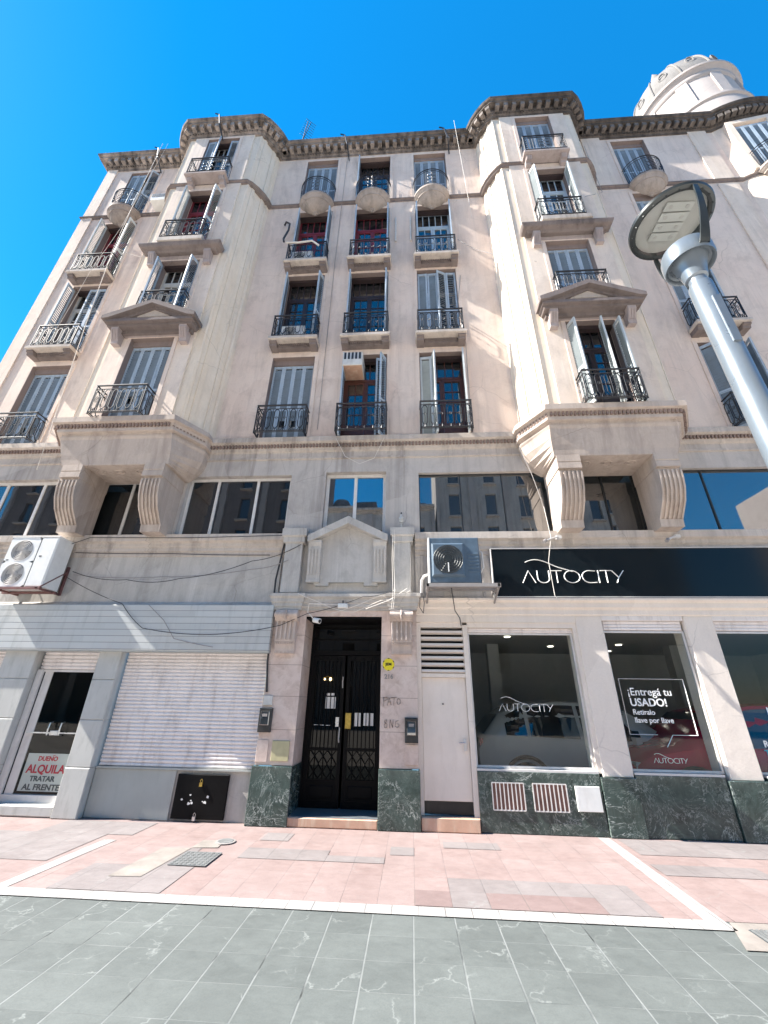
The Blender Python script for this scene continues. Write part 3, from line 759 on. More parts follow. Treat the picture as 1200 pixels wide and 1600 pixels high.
spec = {
 ('L', 1): ('offwhite', 'closed', H_A), ('L', 2): ('offwhite', [(hL, 86, .27, -1), (hR - .002, 2, .25, 1), (hR - .26, 2, .25, 1)], None), ('L', 3): ('red', both(84, 80, .29, .28), None), ('L', 4): ('offwhite', [(hR, 40, .26, 1), (hL, 3, .26, -1), (hL + .27, 3, .25, -1)], None),
 ('A', 1): ('offwhite', 'closed', H_A), ('A', 2): ('darkwood', both(80, 74, .27, .28), None), ('A', 3): ('red', both(76, 84, .27, .27), None), ('A', 4): ('offwhite', 'closed', None),
 ('B', 1): ('brown', [(hL, 86, .26, -1), (hR, 62, .26, 1), (hR - .0, 8, .24, 1)], None), ('B', 2): ('darkwood', both(88, 82, .26, .26), None), ('B', 3): ('red', both(80, 86, .26, .26), None), ('B', 4): ('darkwood', [(hL, 88, .2, -1)], None),
 ('C', 1): ('brown', [(hL, 4, .26, -1), (hL + .27, 78, .25, -1), (hR, 84, .28, 1)], None), ('C', 2): ('offwhite', [(hL, 2, .25, -1), (hL + .26, 3, .25, -1), (hR, 2, .25, 1), (hR - .26, 24, .26, 1)], None), ('C', 3): ('skyblue', both(84, 84, .26, .26), None), ('C', 4): ('offwhite', 'closed', None),
 ('R', 1): ('darkwood', [(hL, 40, .28, -1), (hR, 76, .28, 1)], None), ('R', 2): ('skyblue', [(hL, 2, .26, -1), (hR, 60, .3, 1)], None), ('R', 3): ('offwhite', 'closed', None), ('R', 4): ('offwhite', 'closed', None),
}
for (c, f), (mat, lv, hole) in spec.items():
    window(cols[c], 0.0, F[f][0], F[f][1], mat, lv, hole, light=(c in 'L' and f == 3) or (c == 'C' and f == 1))
bspec = {
 ('l', 1): ('offwhite', 'closed', {1: (.26, .33)}), ('l', 2): ('offwhite', both(84, 72, .26, .28), None), ('l', 3): ('red', both(82, 68, .27, .28), None), ('l', 4): ('offwhite', [(hL, 4, .26, -1), (hL + .27, 42, .26, -1), (hR, 3, .26, 1)], None),
 ('r', 1): ('darkwood', [(hL, 72, .27, -1), (hR - .30, 74, .27, 1), (hR, 92, .24, 1)], None), ('r', 2): ('offwhite', 'closed', None), ('r', 3): ('skyblue', both(66, 86, .27, .27), None), ('r', 4): ('offwhite', 'closed', None),
}
for (b, f), (mat, lv, hole) in bspec.items():
    window(BL if b == 'l' else BR, -.75, BF[f][0], BF[f][1], mat, lv, hole, light=(b == 'r' and f in (1, 3)) or (b == 'l' and f == 3))
# turret window, top floor
ta = R(-97.2)
tx, ty = TC[0] + (TR_ - .02) * math.cos(ta), TC[1] + (TR_ - .02) * math.sin(ta)
tz = ta + PI / 2
w = MB()
for q in ((-.62, -.46, 0, 2.62), (.46, .62, 0, 2.62), (-.46, .46, 2.46, 2.62)): w.box(q[0], q[1], -.10, .12, q[2], q[3])
w.build('window_surround', 'bay', B, loc=(tx, ty, 15.62), rz=tz)
fm, pm = win_meshes(2.4, 'skyblue')
# ---- railings
def rail_mesh(w_, h, d, motif='loops'):
    m = MB(); r = .0095; hw = w_ / 2
    def bar(pts, rr=r): m.tube(pts, rr, 5)
    for z, rr in ((h, .016), (h - .09, .010), (.05, .011), (.02, .008)):
        bar([(-hw, 0, z), (-hw, -d, z)], rr); bar([(-hw, -d, z), (hw, -d, z)], rr); bar([(hw, -d, z), (hw, 0, z)], rr)
    m.box(-hw - .012, hw + .012, -d - .014, -d + .014, h + .006, h + .02)
    for x in (-hw, hw): bar([(x, -d, 0), (x, -d, h)], .012); bar([(x, -.01, .0), (x, -.01, h)], .008)
    z0, z1 = .06, h - .09
    def loop(cx, fx):
        a = .055; za, zb = z0 + .17 * h, z1 - .02
        P = [(-a * .35, za - .06), (-a, za), (-a, zb - .06), (-a * .4, zb), (a * .4, zb), (a, zb - .06), (a, za), (a * .35, za - .06)]
        m.tube([fx(cx + u, v) for u, v in P], r, 5, closed=True)
        bar([fx(cx, za - .06), fx(cx, z0)])
        for s in (-1, 1):
            bar([fx(cx + s * .018, za - .06), fx(cx + s * .05, za - .12), fx(cx + s * .085, z0)], .006)
        bar([fx(cx, zb), fx(cx, z1)], .006)
        bar([fx(cx - a, (za + zb) / 2), fx(cx + a, (za + zb) / 2)], .004)
        m.tube([fx(cx + .02 * math.cos(q), (za + zb) / 2 + .04 * math.sin(q)) for q in [2 * PI * i / 8 for i in range(8)]], .005, 4, closed=True)
    front = lambda x, z: (x, -d, z)
    n = 6
    if motif == 'loops':
        for i in range(n):
            cx = -hw + w_ * (i + .5) / n; loop(cx, front)
            if i: bar([front(-hw + w_ * i / n, z0), front(-hw + w_ * i / n, z1)], .005)
    else:
        for i in range(1, 14):
            x = -hw + w_ * i / 14
            if abs(x) > .19: bar([front(x, z0), front(x, z1)], .006)
        for k in range(3):
            for s in (-1, 1):
                m.tube([front(s * .08 + .07 * math.cos(q), z0 + .09 + k * .17 + .08 * math.sin(q)) for q in [2 * PI * i / 10 for i in range(10)]], .006, 4, closed=True)
        bar([front(0, z0), front(0, z1)], .008)
        for s in (-1, 1):
            for k in range(5): m.tube([front(s * (hw - .06) + .04 * math.cos(q), z0 + .05 + k * .11 + .05 * math.sin(q)) for q in [2 * PI * i / 8 for i in range(8)]], .006, 4, closed=True)
    for s in (-1, 1):
        fx = lambda y, z, s=s: (s * hw, y, z)
        for i in range(2):
            cy = -d * (i + .5) / 2; loop(cy, fx) if motif == 'loops' else bar([fx(cy, z0), fx(cy, z1)], .006)
    return m.mesh('railing', 'iron')
RAIL = rail_mesh(1.07, .72, .29)
RAIL_LOW = rail_mesh(1.10, .62, .20)
RAIL_TOP = rail_mesh(1.14, .76, .27, 'scroll')
def slab_mesh(w_, d, brackets=True):
    m = MB(); hw = w_ / 2
    m.sweep([(-hw, 0), (-hw, -d), (hw, -d), (hw, 0)], [(-.02, -.09), (.0, -.085), (.025, -.07), (.025, 0), (.0, .005)])
    m.poly([(-hw, 0, .004), (-hw, -d, .004), (hw, -d, .004), (hw, 0, .004)]); m.poly([(hw, 0, -.088), (hw, -d, -.088), (-hw, -d, -.088), (-hw, 0, -.088)])
    top = m.mesh('balcony_slab', 'ledge'); m = MB()
    m.box(-hw + .03, hw - .03, -d + .17, 0, -.20, -.089)
    for i in range(16): x = -hw + .22 + (w_ - .44) * i / 15; m.box(x - .016, x + .016, -d + .135, -d + .172, -.165, -.10)
    for s in (-1, 1): m.prism([(0, -.09), (-d + .02, -.09), (-d + .02, -.135), (-d + .06, -.15), (-d + .075, -.215), (0, -.215)], 'x', s * (hw - .085) - .085, s * (hw - .085) + .085)
    return top, m.mesh('slab_bracket', 'hood')  # underside parts take the dark hood tone as painted shade
SLAB = slab_mesh(1.14, .31)
def balcony(cx, y, z, rail, slab=None, mesh=None):
    if slab is None: return put('railing', rail, B, (cx, y, z))
    o = put('balcony_slab', slab[0], B, (cx, y, z)); put('slab_bracket', slab[1], o)
    put('railing', rail, o, (0, 0, .01)); return o
for c in cols:
    x = cols[c]
    put('railing', RAIL, B, (x, 0, 6.745))
    for f in (2, 3): balcony(x, 0, F[f][0] - .02, RAIL, SLAB)
# bowl balconies, top floor
def bowl():
    m = MB()
    prof = [(.0, -.56), (.05, -.56), (.06, -.52), (.10, -.51), (.11, -.48), (.17, -.46), (.30, -.38), (.40, -.27), (.43, -.22), (.45, -.22), (.45, -.18), (.50, -.13), (.53, -.08), (.54, -.08), (.54, .0), (.0, .0)]
    m.lathe(prof, (0, 0, 0), 28, PI, 2 * PI, 1.0, .76)
    return m.mesh('balcony_bowl', 'bowl', True)
def bowl_rail():
    m = MB(); P = lambda t, rr, z: (rr * math.cos(t), .76 * rr * math.sin(t), z)
    ts = [PI + PI * i / 28 for i in range(29)]
    for z, r_, rr in ((.76, .545, .013), (.66, .545, .008), (.06, .50, .009), (.03, .50, .006)): m.tube([P(t, r_, z) for t in ts], rr, 5)
    for i in range(29):
        t = ts[i]
        c = abs(i - 14) < 3
        if not c: m.tube([P(t, .50, .06), P(t, .525, .15), P(t, .545, .45), P(t, .545, .66)], .006, 4)
    for k in range(3):
        for s in (-1, 1):
            m.tube([P(1.5 * PI + s * .13 + .11 * math.cos(q), .535, .15 + k * .18 + .085 * math.sin(q)) for q in [2 * PI * i / 10 for i in range(10)]], .006, 4, closed=True)
    m.tube([P(1.5 * PI, .50, .06), P(1.5 * PI, .54, .66)], .008, 4)
    return m.mesh('railing', 'iron')
BOWL, BOWLRAIL = bowl(), bowl_rail()
for c in cols:
    o = put('balcony_bowl', BOWL, B, (cols[c], 0, 15.56)); put('railing', BOWLRAIL, o, (0, 0, .0))
o = put('balcony_bowl', BOWL, B, (tx + .02 * math.cos(ta), ty + .02 * math.sin(ta), 15.60), tz); put('railing', BOWLRAIL, o)
o = put('window', fm, B, (tx + .005 * math.cos(ta), ty + .005 * math.sin(ta), 15.64), tz); put('pane', pm, o)
for i in range(4): put('shutter', leaf(.225, 2.3), o, (-.46 + .23 * i, -.035, .01))
# bay balconies and hoods
def console(m, x, y, z0, z1, w_, d):
    n = 7
    P = [(y, z1), (y - d, z1), (y - d, z1 - .08), (y - d * .8, z1 - .16), (y - d * .55, z0 + .10), (y - d * .5, z0 + .04), (y - d * .5, z0), (y, z0)]
    m.prism(P, 'x', x - w_ / 2, x + w_ / 2)
    for i in range(3):
        xx = x - w_ / 3 + w_ / 3 * i
        m.prism([(y, z1 - .09), (y - d * 1.05, z1 - .09), (y - d * .85, z1 - .17), (y - d * .60, z0 + .10), (y, z0 + .10)], 'x', xx - w_ * .1, xx + w_ * .1)
for c in (BL, BR):
    put('railing', RAIL, B, (c - .05, -.74, 6.765))
    # pediment over first-floor window
    m = MB()
    zb, za, hw, yf = 9.36, 9.93, 1.04, -1.08
    m.prism([(c - hw, zb), (c + hw, zb), (c + hw, zb + .08), (c - hw, zb + .08)], 'y', yf, -.75)
    m.prism([(c - hw + .05, zb - .07), (c + hw - .05, zb - .07), (c + hw - .02, zb), (c - hw + .02, zb)], 'y', yf + .08, -.75)
    m.prism([(c - hw + .1, zb - .16), (c + hw - .1, zb - .16), (c + hw - .1, zb - .07), (c - hw + .1, zb - .07)], 'y', -.86, -.75)
    for s in (-1, 1):
        P = [(c + s * (hw + .05), zb + .06), (c + s * (hw + .05), zb + .16), (c, za + .06), (c, za - .06), (c + s * (hw - .12), zb + .085)]
        if s > 0: P = P[::-1]
        m.prism(P, 'y', yf - .05, -.75)
        P = [(c + s * (hw - .10), zb + .082), (c, za - .062), (c, za - .13), (c + s * (hw - .34), zb + .082)]
        if s > 0: P = P[::-1]
        m.prism(P, 'y', yf + .06, -.75)
    pd = m.build('pediment', 'hood', B)
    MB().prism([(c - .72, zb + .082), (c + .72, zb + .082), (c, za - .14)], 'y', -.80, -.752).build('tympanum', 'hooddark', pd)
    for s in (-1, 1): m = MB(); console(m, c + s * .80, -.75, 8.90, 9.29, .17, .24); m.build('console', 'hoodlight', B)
    m = MB(); m.box(c - .69, c + .69, -.775, -.752, 9.165, 9.284); m.box(c - .69, c + .69, -.79, -.7755, 9.19, 9.205); m.box(c - .69, c + .69, -.79, -.7755, 9.235, 9.25); m.build('window_head_band', 'hoodlight', B)
    m = MB(); m.box(c - .63, c + .63, -.775, -.752, 11.98, 12.115); m.box(c - .63, c + .63, -.79, -.7755, 12.0, 12.02); m.box(c - .63, c + .63, -.79, -.7755, 12.06, 12.075); m.build('window_head_band', 'hoodlight', B)
    put('railing', RAIL_LOW, B, (c, -.75, 9.90))
    m = MB().bbox(c - .60, c + .60, -.98, -.752, 9.60, 9.885, .008); m.build('balcony_slab', 'ledge', B)
    # straight hood over second-floor window
    m = MB(); zb = 12.18
    m.sweep([(c - .92, -.75), (c - .92, -.86), (c + .92, -.86), (c + .92, -.75)], [(.0, zb - .06), (.03, zb - .04), (.05, zb), (.13, zb + .02), (.15, zb + .05), (.17, zb + .11), (.17, zb + .14), (.0, zb + .16)])
    m.poly([(c - .92, -.75, zb + .155), (c - .92, -.86, zb + .155), (c + .92, -.86, zb + .155), (c + .92, -.75, zb + .155)])
    m.poly([(c + .92, -.75, zb - .055), (c + .92, -.86, zb - .055), (c - .92, -.86, zb - .055), (c - .92, -.75, zb - .055)])
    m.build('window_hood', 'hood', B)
    for s in (-1, 1): m = MB(); console(m, c + s * .74, -.75, 11.72, 12.12, .17, .18); m.build('console', 'hoodlight', B)
    m = MB().bbox(c - .60, c + .60, -1.06, -.752, 12.345, 12.50, .01); o = m.build('balcony_slab', 'ledge', B)
    put('railing', RAIL, o, (c - .05, -.75, 12.505))
    m = MB().bbox(c - .62, c + .62, -1.05, -.752, 15.52, 15.60, .015)
    for s in (-1, 1): console(m, c + s * .48, -.752, 15.27, 15.52, .15, .22)
    o = m.build('balcony_slab', 'hoodlight', B)
    put('railing', RAIL_TOP, o, (c, -.76, 15.605))

# ------------------------------------------------------------------ ground floor: doorway
w = MB()
DX0, DX1, DZ1 = -1.81, -.49, 2.96
w.wall(-2.38, .10, .74, 3.06, -.10, [(DX0 + .01, DX1, -.2, DZ1)], .62)
w.quad((-2.38, .1, .74), (-2.38, -.10, .74), (-2.38, -.10, 3.06), (-2.38, .1, 3.06)); w.quad((.10, -.10, .74), (.10, .1, .74), (.10, .1, 3.06), (.10, -.10, 3.06))
w.build('doorway_stone', 'pinkstone', B)
for a, b in ((-2.41, DX0 + .016), (DX1 - .006, .115)): MB().bbox(a, b, -.135, .5, 0, .735, .008).build('marble_base', 'marble', B)
w = MB()
w.sweep([(-2.30, -.06), (.05, -.06)], [(.0, 3.05), (.06, 3.06), (.06, 3.10), (.09, 3.12), (.09, 3.17), (.11, 3.19), (.11, 3.25), (.16, 3.28), (.16, 3.33), (.0, 3.36)])
for a, b in ((-2.36, -1.92), (-.34, .08)):
    w.sweep([(a, 0), (a, -.16), (b, -.16), (b, 0)], [(.0, 3.05), (.03, 3.06), (.03, 3.10), (.05, 3.12), (.05, 3.17), (.07, 3.19), (.07, 3.25), (.10, 3.28), (.10, 3.33), (.0, 3.36)])
    w.bbox(a + .06, b - .06, -.20, 0, 3.355, 4.32, .008)
    w.sweep([(a + .05, 0), (a + .05, -.20), (b - .05, -.20), (b - .05, 0)], [(.0, 4.28), (.03, 4.30), (.03, 4.40), (.06, 4.42), (.06, 4.56), (.0, 4.58)])
    w.poly([(a + .05, 0, 4.578), (a + .05, -.2, 4.578), (b - .05, -.2, 4.578), (b - .05, 0, 4.578)])
w.quad((-1.98, -.04, 3.34), (-.28, -.04, 3.34), (-.28, -.04, 4.56), (-1.98, -.04, 4.56))
w.build('door_entablature', 'conc', B)
MB().box(-2.45, .16, .02, .3, 3.07, 4.56).build('backing_wall', 'grey', B)
w = MB(); w.quad((-1.9, .56, 0), (-1.9, 3.5, 0), (-1.9, 3.5, 3.1), (-1.9, .56, 3.1)); w.quad((-.4, 3.5, 0), (-.4, .56, 0), (-.4, .56, 3.1), (-.4, 3.5, 3.1)); w.quad((-1.9, 3.5, 0), (-.4, 3.5, 0), (-.4, 3.5, 3.1), (-1.9, 3.5, 3.1)); w.quad((-1.9, .5, 3.08), (-.4, .5, 3.08), (-.4, 3.5, 3.08), (-1.9, 3.5, 3.08)); w.quad((-1.9, .5, .12), (-1.9, 3.5, .12), (-.4, 3.5, .12), (-.4, .5, .12))
w.quad((-2.3, .52, 0), (-1.79, .525, 0), (-1.79, .525, 3.1), (-2.3, .52, 3.1)); w.quad((-.52, .52, 0), (-.0, .52, 0), (-.0, .52, 3.1), (-.52, .52, 3.1))
w.build('entrance_hall', 'hall', B)
# aedicule with its small gable and fluted consoles
w = MB(); cx = -1.14
w.prism([(cx - .60, 3.56), (cx - .56, 3.50), (cx - .32, 3.50), (cx - .32, 3.56), (cx + .32, 3.56), (cx + .32, 3.50), (cx + .56, 3.50), (cx + .56, 3.56), (cx + .54, 4.40), (cx, 4.66), (cx - .54, 4.40)], 'y', -.12, -.035)
for s in (-1, 1):
    P = [(cx + s * .74, 4.30), (cx + s * .74, 4.42), (cx, 4.80), (cx, 4.65), (cx + s * .69, 4.30)]
    if s > 0: P = P[::-1]
    w.prism(P, 'y', -.27, -.035)
    xa = cx + s * .60
    w.prism([(-.04, 4.33), (-.24, 4.33), (-.24, 4.28), (-.21, 4.22), (-.15, 3.62), (-.15, 3.55), (-.04, 3.55)], 'x', xa - .12, xa + .12)
    for k in range(4):
        xx = xa - .09 + .06 * k; w.prism([(-.04, 4.16), (-.222, 4.16), (-.168, 3.70), (-.04, 3.70)], 'x', xx - .014, xx + .014)
    w.box(xa - .125, xa + .125, -.17, -.04, 3.555, 3.60)
w.build('gable_panel', 'conc', B)
# scroll consoles beside the door
for xa in (-2.11, -.15):
    w = MB()
    w.prism([(-.1, 3.04), (-.26, 3.04), (-.29, 2.98), (-.27, 2.90), (-.22, 2.86), (-.1, 2.86)], 'x', xa - .19, xa + .19)
    w.bbox(xa - .17, xa + .17, -.20, -.098, 2.52, 2.86, .006)
    w.prism([(-.098, 2.52), (-.18, 2.52), (-.15, 2.34), (-.098, 2.34)], 'x', xa - .165, xa + .165)
    for k in range(5): xx = xa - .15 + .075 * k; w.box(xx - .014, xx + .014, -.225, -.19, 2.56, 2.86)
    for k in range(9): xx = xa - .15 + .0375 * k; w.box(xx - .010, xx + .010, -.205, -.17, 2.49, 2.515)
    for k in range(5): xx = xa - .14 + .07 * k; w.box(xx - .018, xx + .018, -.172, -.14, 2.345, 2.375)
    w.tube([(xa - .195, -.265, 2.96), (xa + .195, -.265, 2.96)], .05, 10); w.tube([(xa, -.30, 3.03), (xa, -.325, 2.95), (xa, -.28, 2.87)], .018, 6)
    w.build('scroll_console', 'scroll', B)
# step and recess
MB().bbox(DX0 - .015, DX1 - .01, -.11, .5, 0, .115, .012).build('door_step', 'terra', B)
MB().box(DX0 + .0, DX1 - .012, -.09, .50, .115, .122).build('threshold', 'slate', B)
MB().box(DX0 + .011, DX1 - .001, -.085, .45, 2.925, 2.957).build('door_soffit', 'doorblack', B)
# entrance door
DRY = .46
dcx = (DX0 + DX1) / 2 + .008; dw = 1.31
dm = MB()
hw = dw / 2
dm.box(-hw, -hw + .05, 0, .08, 0, 2.80); dm.box(hw - .05, hw, 0, .08, 0, 2.80); dm.box(-hw + .05, hw - .05, 0, .08, 2.76, 2.80)
dm.box(-hw + .05, hw - .05, -.02, .08, 2.26, 2.34); dm.box(-hw + .05, hw - .05, -.01, .07, 2.52, 2.55)
door = dm.build('entrance_door', 'doorblack', B, loc=(dcx, DRY, .122))
for s in (-1, 1):
    m = MB(); xa, xb = (.02, hw - .055) if s > 0 else (-hw + .055, -.02)
    m.box(xa, xa + .06, -.01, .05, 0, 2.25); m.box(xb - .06, xb, -.01, .05, 0, 2.25); m.box(xa + .06, xb - .06, -.01, .05, 2.17, 2.25); m.box(xa + .06, xb - .06, -.01, .05, 0, .10)
    m.box(xa + .06, xb - .06, .0, .045, .10, .34); m.bbox(xa + .10, xb - .10, -.012, .0, .14, .30, .01); m.box(xa + .06, xb - .06, -.012, .05, .34, .38); m.box(xa + .06, xb - .06, -.012, .05, .78, .82)
    xm = (xa + xb) / 2
    for k in range(7):
        x = xa + .09 + (xb - xa - .18) * k / 6; m.tube([(x, .0, .82), (x, .0, 2.17)], .006, 5)
    for k in range(3):
        x = xa + .15 + (xb - xa - .30) * k / 2
        m.tube([(x - .07, 0, .39), (x, 0, .48), (x + .07, 0, .58), (x + .07, 0, .60), (x, 0, .70), (x - .07, 0, .78)], .007, 5); m.tube([(x + .07, 0, .39), (x, 0, .48), (x - .07, 0, .58), (x - .07, 0, .60), (x, 0, .70), (x + .07, 0, .78)], .007, 5)
        m.tube([(x, 0, .38), (x, 0, .78)], .006, 5)
    for k in range(3):
        x = xa + .14 + (xb - xa - .28) * k / 2; m.lathe([(0, -.02), (.018, -.01), (.018, .01), (0, .02)], (x, -.015, 2.21), 8)
    lf = m.build('door_leaf', 'doorblack', door)
    MB().box(xa + .055, xb - .055, .022, .028, .36, 2.20).build('door_glass', 'darkglass', lf)
    if s < 0:
        MB().tube([(-.055, -.05, .90), (-.06, -.06, .95), (-.055, -.05, 1.12)], .012, 6).build('door_handle', 'steel', lf)
        MB().tube([(-.04, -.04, 1.72), (-.045, -.05, 1.82), (-.04, -.04, 1.90)], .010, 6).build('door_handle', 'steel', lf)
        MB().box(-.13, -.075, -.035, -.012, 1.13, 1.27).build('lock_plate', 'steel', lf)
    else:
        MB().bbox(.03, .13, -.04, -.01, 1.10, 1.34, .006).build('lock_plate', 'brass', lf)
MB().box(-hw + .04, hw - .04, .03, .036, 2.33, 2.79).build('transom_glass', 'darkglass', door)
for x0, x1, z0, z1 in [(-.33, -.25, 1.40, 1.58), (-.235, -.155, 1.40, 1.58), (-.32, -.26, 1.60, 1.64), (-.24, -.18, 1.60, 1.64), (.17, .23, 1.14, 1.34), (.245, .285, 1.14, 1.34), (.335, .42, 1.15, 1.34), (.435, .50, 1.15, 1.34), (-.5, -.43, 1.145, 1.155), (-.40, -.33, 1.142, 1.152), (-.30, -.23, 1.14, 1.15)]:
    MB().box(x0, x1, .012, .014, z0, z1).build('paper_notice', 'paper', door)
# ------------------------------------------------------------------ right shop
SH = 3.02
for x0, x1 in ((2.76, 3.19), (4.52, 4.97), (6.9, 7.35), (9.2, 9.95)): MB().bbox(x0, x1, -.03, .35, .70, SH, .01).build('shop_pier', 'cream', B)
w = MB()
w.box(.10, .17, -.01, .3, .17, 2.88); w.box(.88, .955, -.02, .3, .03, 2.84)
w.box(.102, 2.76, -.03, .3, 2.885, SH); w.box(.171, .879, -.012, .2, 2.80, 2.884); w.box(.171, .879, -.01, .2, 2.01, 2.07)
w.box(2.70, 2.759, -.012, .3, .74, 2.885); w.box(.956, 2.70, -.012, .3, 2.80, 2.884)
w.build('shop_door_frame', 'cream', B)
w = MB()
w.sweep([(.10, 0), (XR, 0)], [(.04, 3.0), (.06, 3.02), (.06, 3.10), (.10, 3.13), (.10, 3.21), (.15, 3.24), (.15, 3.275), (.0, 3.285)])
w.build('shop_fascia_band', 'cream', B)
w = MB(); w.box(.10, XR, -.02, .0, 3.28, 4.12)
for x in (.22, .62, 1.30): w.box(x - .02, x + .02, -.05, -.021, 3.29, 4.08)
w.build('sign_backing_wall', 'grey', B)
# roller boxes
for x0, x1 in ((3.195, 4.515), (4.975, 6.895), (7.355, 9.195)):
    w = MB()
    w.bbox(x0, x1, -.01, .2, 2.93, SH - .002, .008)
    for k in range(3): w.bbox(x0 + .03, x1 - .03, .03 + .004 * k, .2, 2.93 - .05 * (k + 1), 2.928 - .05 * k, .012)
    w.build('roller_box', 'rolldown', B)
w = MB()
for k in range(2): w.bbox(.96, 2.698, .03, .2, 2.80 - .035 * (k + 1), 2.798 - .035 * k, .01)
w.build('roller_box', 'rolldown', B)
# side door with louvre above
sdoor = MB().bbox(.172, .878, .03, .08, .34, 2.008, .006).build('side_door', 'panel', B)
MB().box(.79, .83, -.0, .03, .98, 1.14).build('lock_plate', 'alum', sdoor)
MB().tube([(.81, .03, 1.09), (.81, -.02, 1.09), (.72, -.025, 1.085)], .009, 6).build('door_handle', 'steel', sdoor)
MB().lathe([(0, -.01), (.012, -.008), (.012, .01)], (.50, .02, 1.62), 8).build('peephole', 'black', sdoor)
MB().box(.172, .878, .05, .07, .18, .335).build('kick_plate', 'black', B)
w = MB()
for k in range(7): z = 2.10 + .103 * k; w.obox((.525, .02, z), (.352, 0, 0), (0, .035, -.012), (0, .006, .018))
w.build('louvre', 'panel', B)
MB().box(.172, .878, .16, .17, 2.075, 2.795).build('louvre_backing', 'hole', B)
MB().bbox(.12, .945, -.10, .3, .0, .165, .01).build('side_step', 'terra', B)
MB().box(.172, .878, .0, .2, .167, .172).build('side_threshold', 'slate', B)
# marble base
for a, b, y in ((.958, 2.70, -.04), (2.705, 3.20, -.075), (3.205, 4.45, -.035), (4.455, 5.02, -.075), (5.025, 6.85, -.035), (6.855, 7.4, -.075), (7.405, 9.95, -.035)): MB().bbox(a, b, y, .3, 0, .735 if y > -.05 else .70, .006).build('marble_base', 'marble', B)
for a, b in ((.958, 2.70), (3.205, 4.45), (5.025, 6.85), (7.405, 9.19)): MB().box(a, b, -.03, .12, .737, .765).build('shop_sill', 'alum', B)
# shop windows
def glass_sheet(x0, x1, y, z0, z1):
    m = MB(); m.quad((x0, y, z0), (x1, y, z0), (x1, y, z1), (x0, y, z1)); return m
def shopwin(x0, x1, z0, z1, y=.06):
    m = MB(); f = .03
    m.box(x0, x0 + f, y - .01, y + .03, z0, z1); m.box(x1 - f, x1, y - .01, y + .03, z0, z1); m.box(x0 + f, x1 - f, y - .01, y + .03, z1 - f, z1); m.box(x0 + f, x1 - f, y - .01, y + .03, z0, z0 + f)
    o = m.build('shop_window', 'alum', B)
    glass_sheet(x0 + f - .005, x1 - f + .005, y + .01, z0 + f - .005, z1 - f + .005).build('pane', 'shopglass', o)
    return o
shopwin(.958, 2.695, .77, 2.725); shopwin(3.20, 4.505, .77, 2.77); shopwin(4.98, 6.89, .77, 2.77); shopwin(7.36, 9.19, .77, 2.77)
# show room behind
w = MB()
w.quad((.5, 6, .0), (.5, .4, .0), (.5, .4, 3.1), (.5, 6, 3.1)); w.quad((9.9, .4, 0), (9.9, 6, 0), (9.9, 6, 3.1), (9.9, .4, 3.1))
w.quad((.5, 6, 0), (.5, 6, 3.1), (9.9, 6, 3.1), (9.9, 6, 0)); w.quad((.5, .3, 3.05), (9.9, .3, 3.05), (9.9, 6, 3.05), (.5, 6, 3.05))
w.quad((.96, .31, .0), (2.75, .31, 0), (2.75, .31, .73), (.96, .31, .73))
for x in (2.1, 4.4, 6.6): w.box(x - .14, x + .14, 3.9, 4.2, 0, 3.05)
w.build('showroom_wall', 'room', B)
w = MB(); w.quad((.5, .3, .06), (9.9, .3, .06), (9.9, 6, .06), (.5, 6, .06)); w.build('showroom_floor', 'roomfloor', B)
for x, y in ((3.65, 4.2), (5.2, 3.8), (5.5, 5.1), (7.5, 3.9), (7.7, 5.2), (2.2, 2.6)): MB().lathe([(0, 0), (.07, 0), (.07, .012)], (x, y, 3.03), 14).build('downlight', 'downlight', B)
# grilles and meter plate in the marble
for x0, x1 in ((1.15, 1.60), (1.73, 2.20)):
    m = MB(); m.box(x0, x1, -.05, -.042, .27, .60)
    o = m.build('vent_grille', 'vent', B)
    m = MB()
    for k in range(9): x = x0 + (x1 - x0) * k / 8; m.box(x - .007, x + .007, -.062, -.0505, .272, .598)
    m.box(x0, x1, -.060, -.0515, .592, .606); m.box(x0, x1, -.060, -.0515, .264, .278)
    m.build('grille_bar', 'alum', o)
MB().bbox(2.32, 2.66, -.075, -.05, .285, .585, .005).build('meter_cover', 'white', B)

# ------------------------------------------------------------------ left shop
w = MB(); w.box(XL, -2.39, -.02, .05, 3.13, 4.12)
w.sweep([(XL, -.02), (-2.40, -.02)], [(.0, 3.12), (.05, 3.14), (.05, 3.18), (.02, 3.21), (.0, 3.22)])
w.build('shop_wall', 'conc', B)
def pillar(x0, x1):
    m = MB(); m.bbox(x0, x1, -.13, .12, .0, .645, .01); m.bbox(x0, x1, -.125, .12, .65, 1.30, .01); m.bbox(x0, x1, -.125, .12, 1.303, 1.90, .01); m.bbox(x0, x1, -.125, .12, 1.903, 2.42, .01)
    return m.build('shop_pillar', 'pillar', B)
pillar(-5.34, -4.94); pillar(-7.05, -6.47); pillar(-9.6, -9.1)
def rolldown(x0, x1, z0, z1, y):
    m = MB(); n = int((z1 - z0) / .0535); s = (z1 - z0) / n
    for i in range(n):
        z = z0 + s * i
        prof = [(y + .012, z), (y + .004, z + s * .12), (y - .010, z + s * .3), (y - .013, z + s * .55), (y - .008, z + s * .8), (y + .006, z + s * .93), (y + .012, z + s)]
        for (ya, za), (yb, zb) in zip(prof[:-1], prof[1:]): m.quad((x0, ya, za), (x1, ya, za), (x1, yb, zb), (x0, yb, zb))
    return m.build('roller_shutter', 'rolldown', B, True)
rolldown(-4.90, -2.42, .66, 2.42, .02); rolldown(-6.44, -5.36, 2.06, 2.42, .03); rolldown(-9.08, -7.08, .3, 2.42, .03)
MB().bbox(-4.93, -3.62, -.0, .1, .0, .635, .006).build('low_wall', 'lowwall', B)
MB().box(-3.62, -2.415, .02, .1, .0, .635).build('low_wall', 'conc', B)
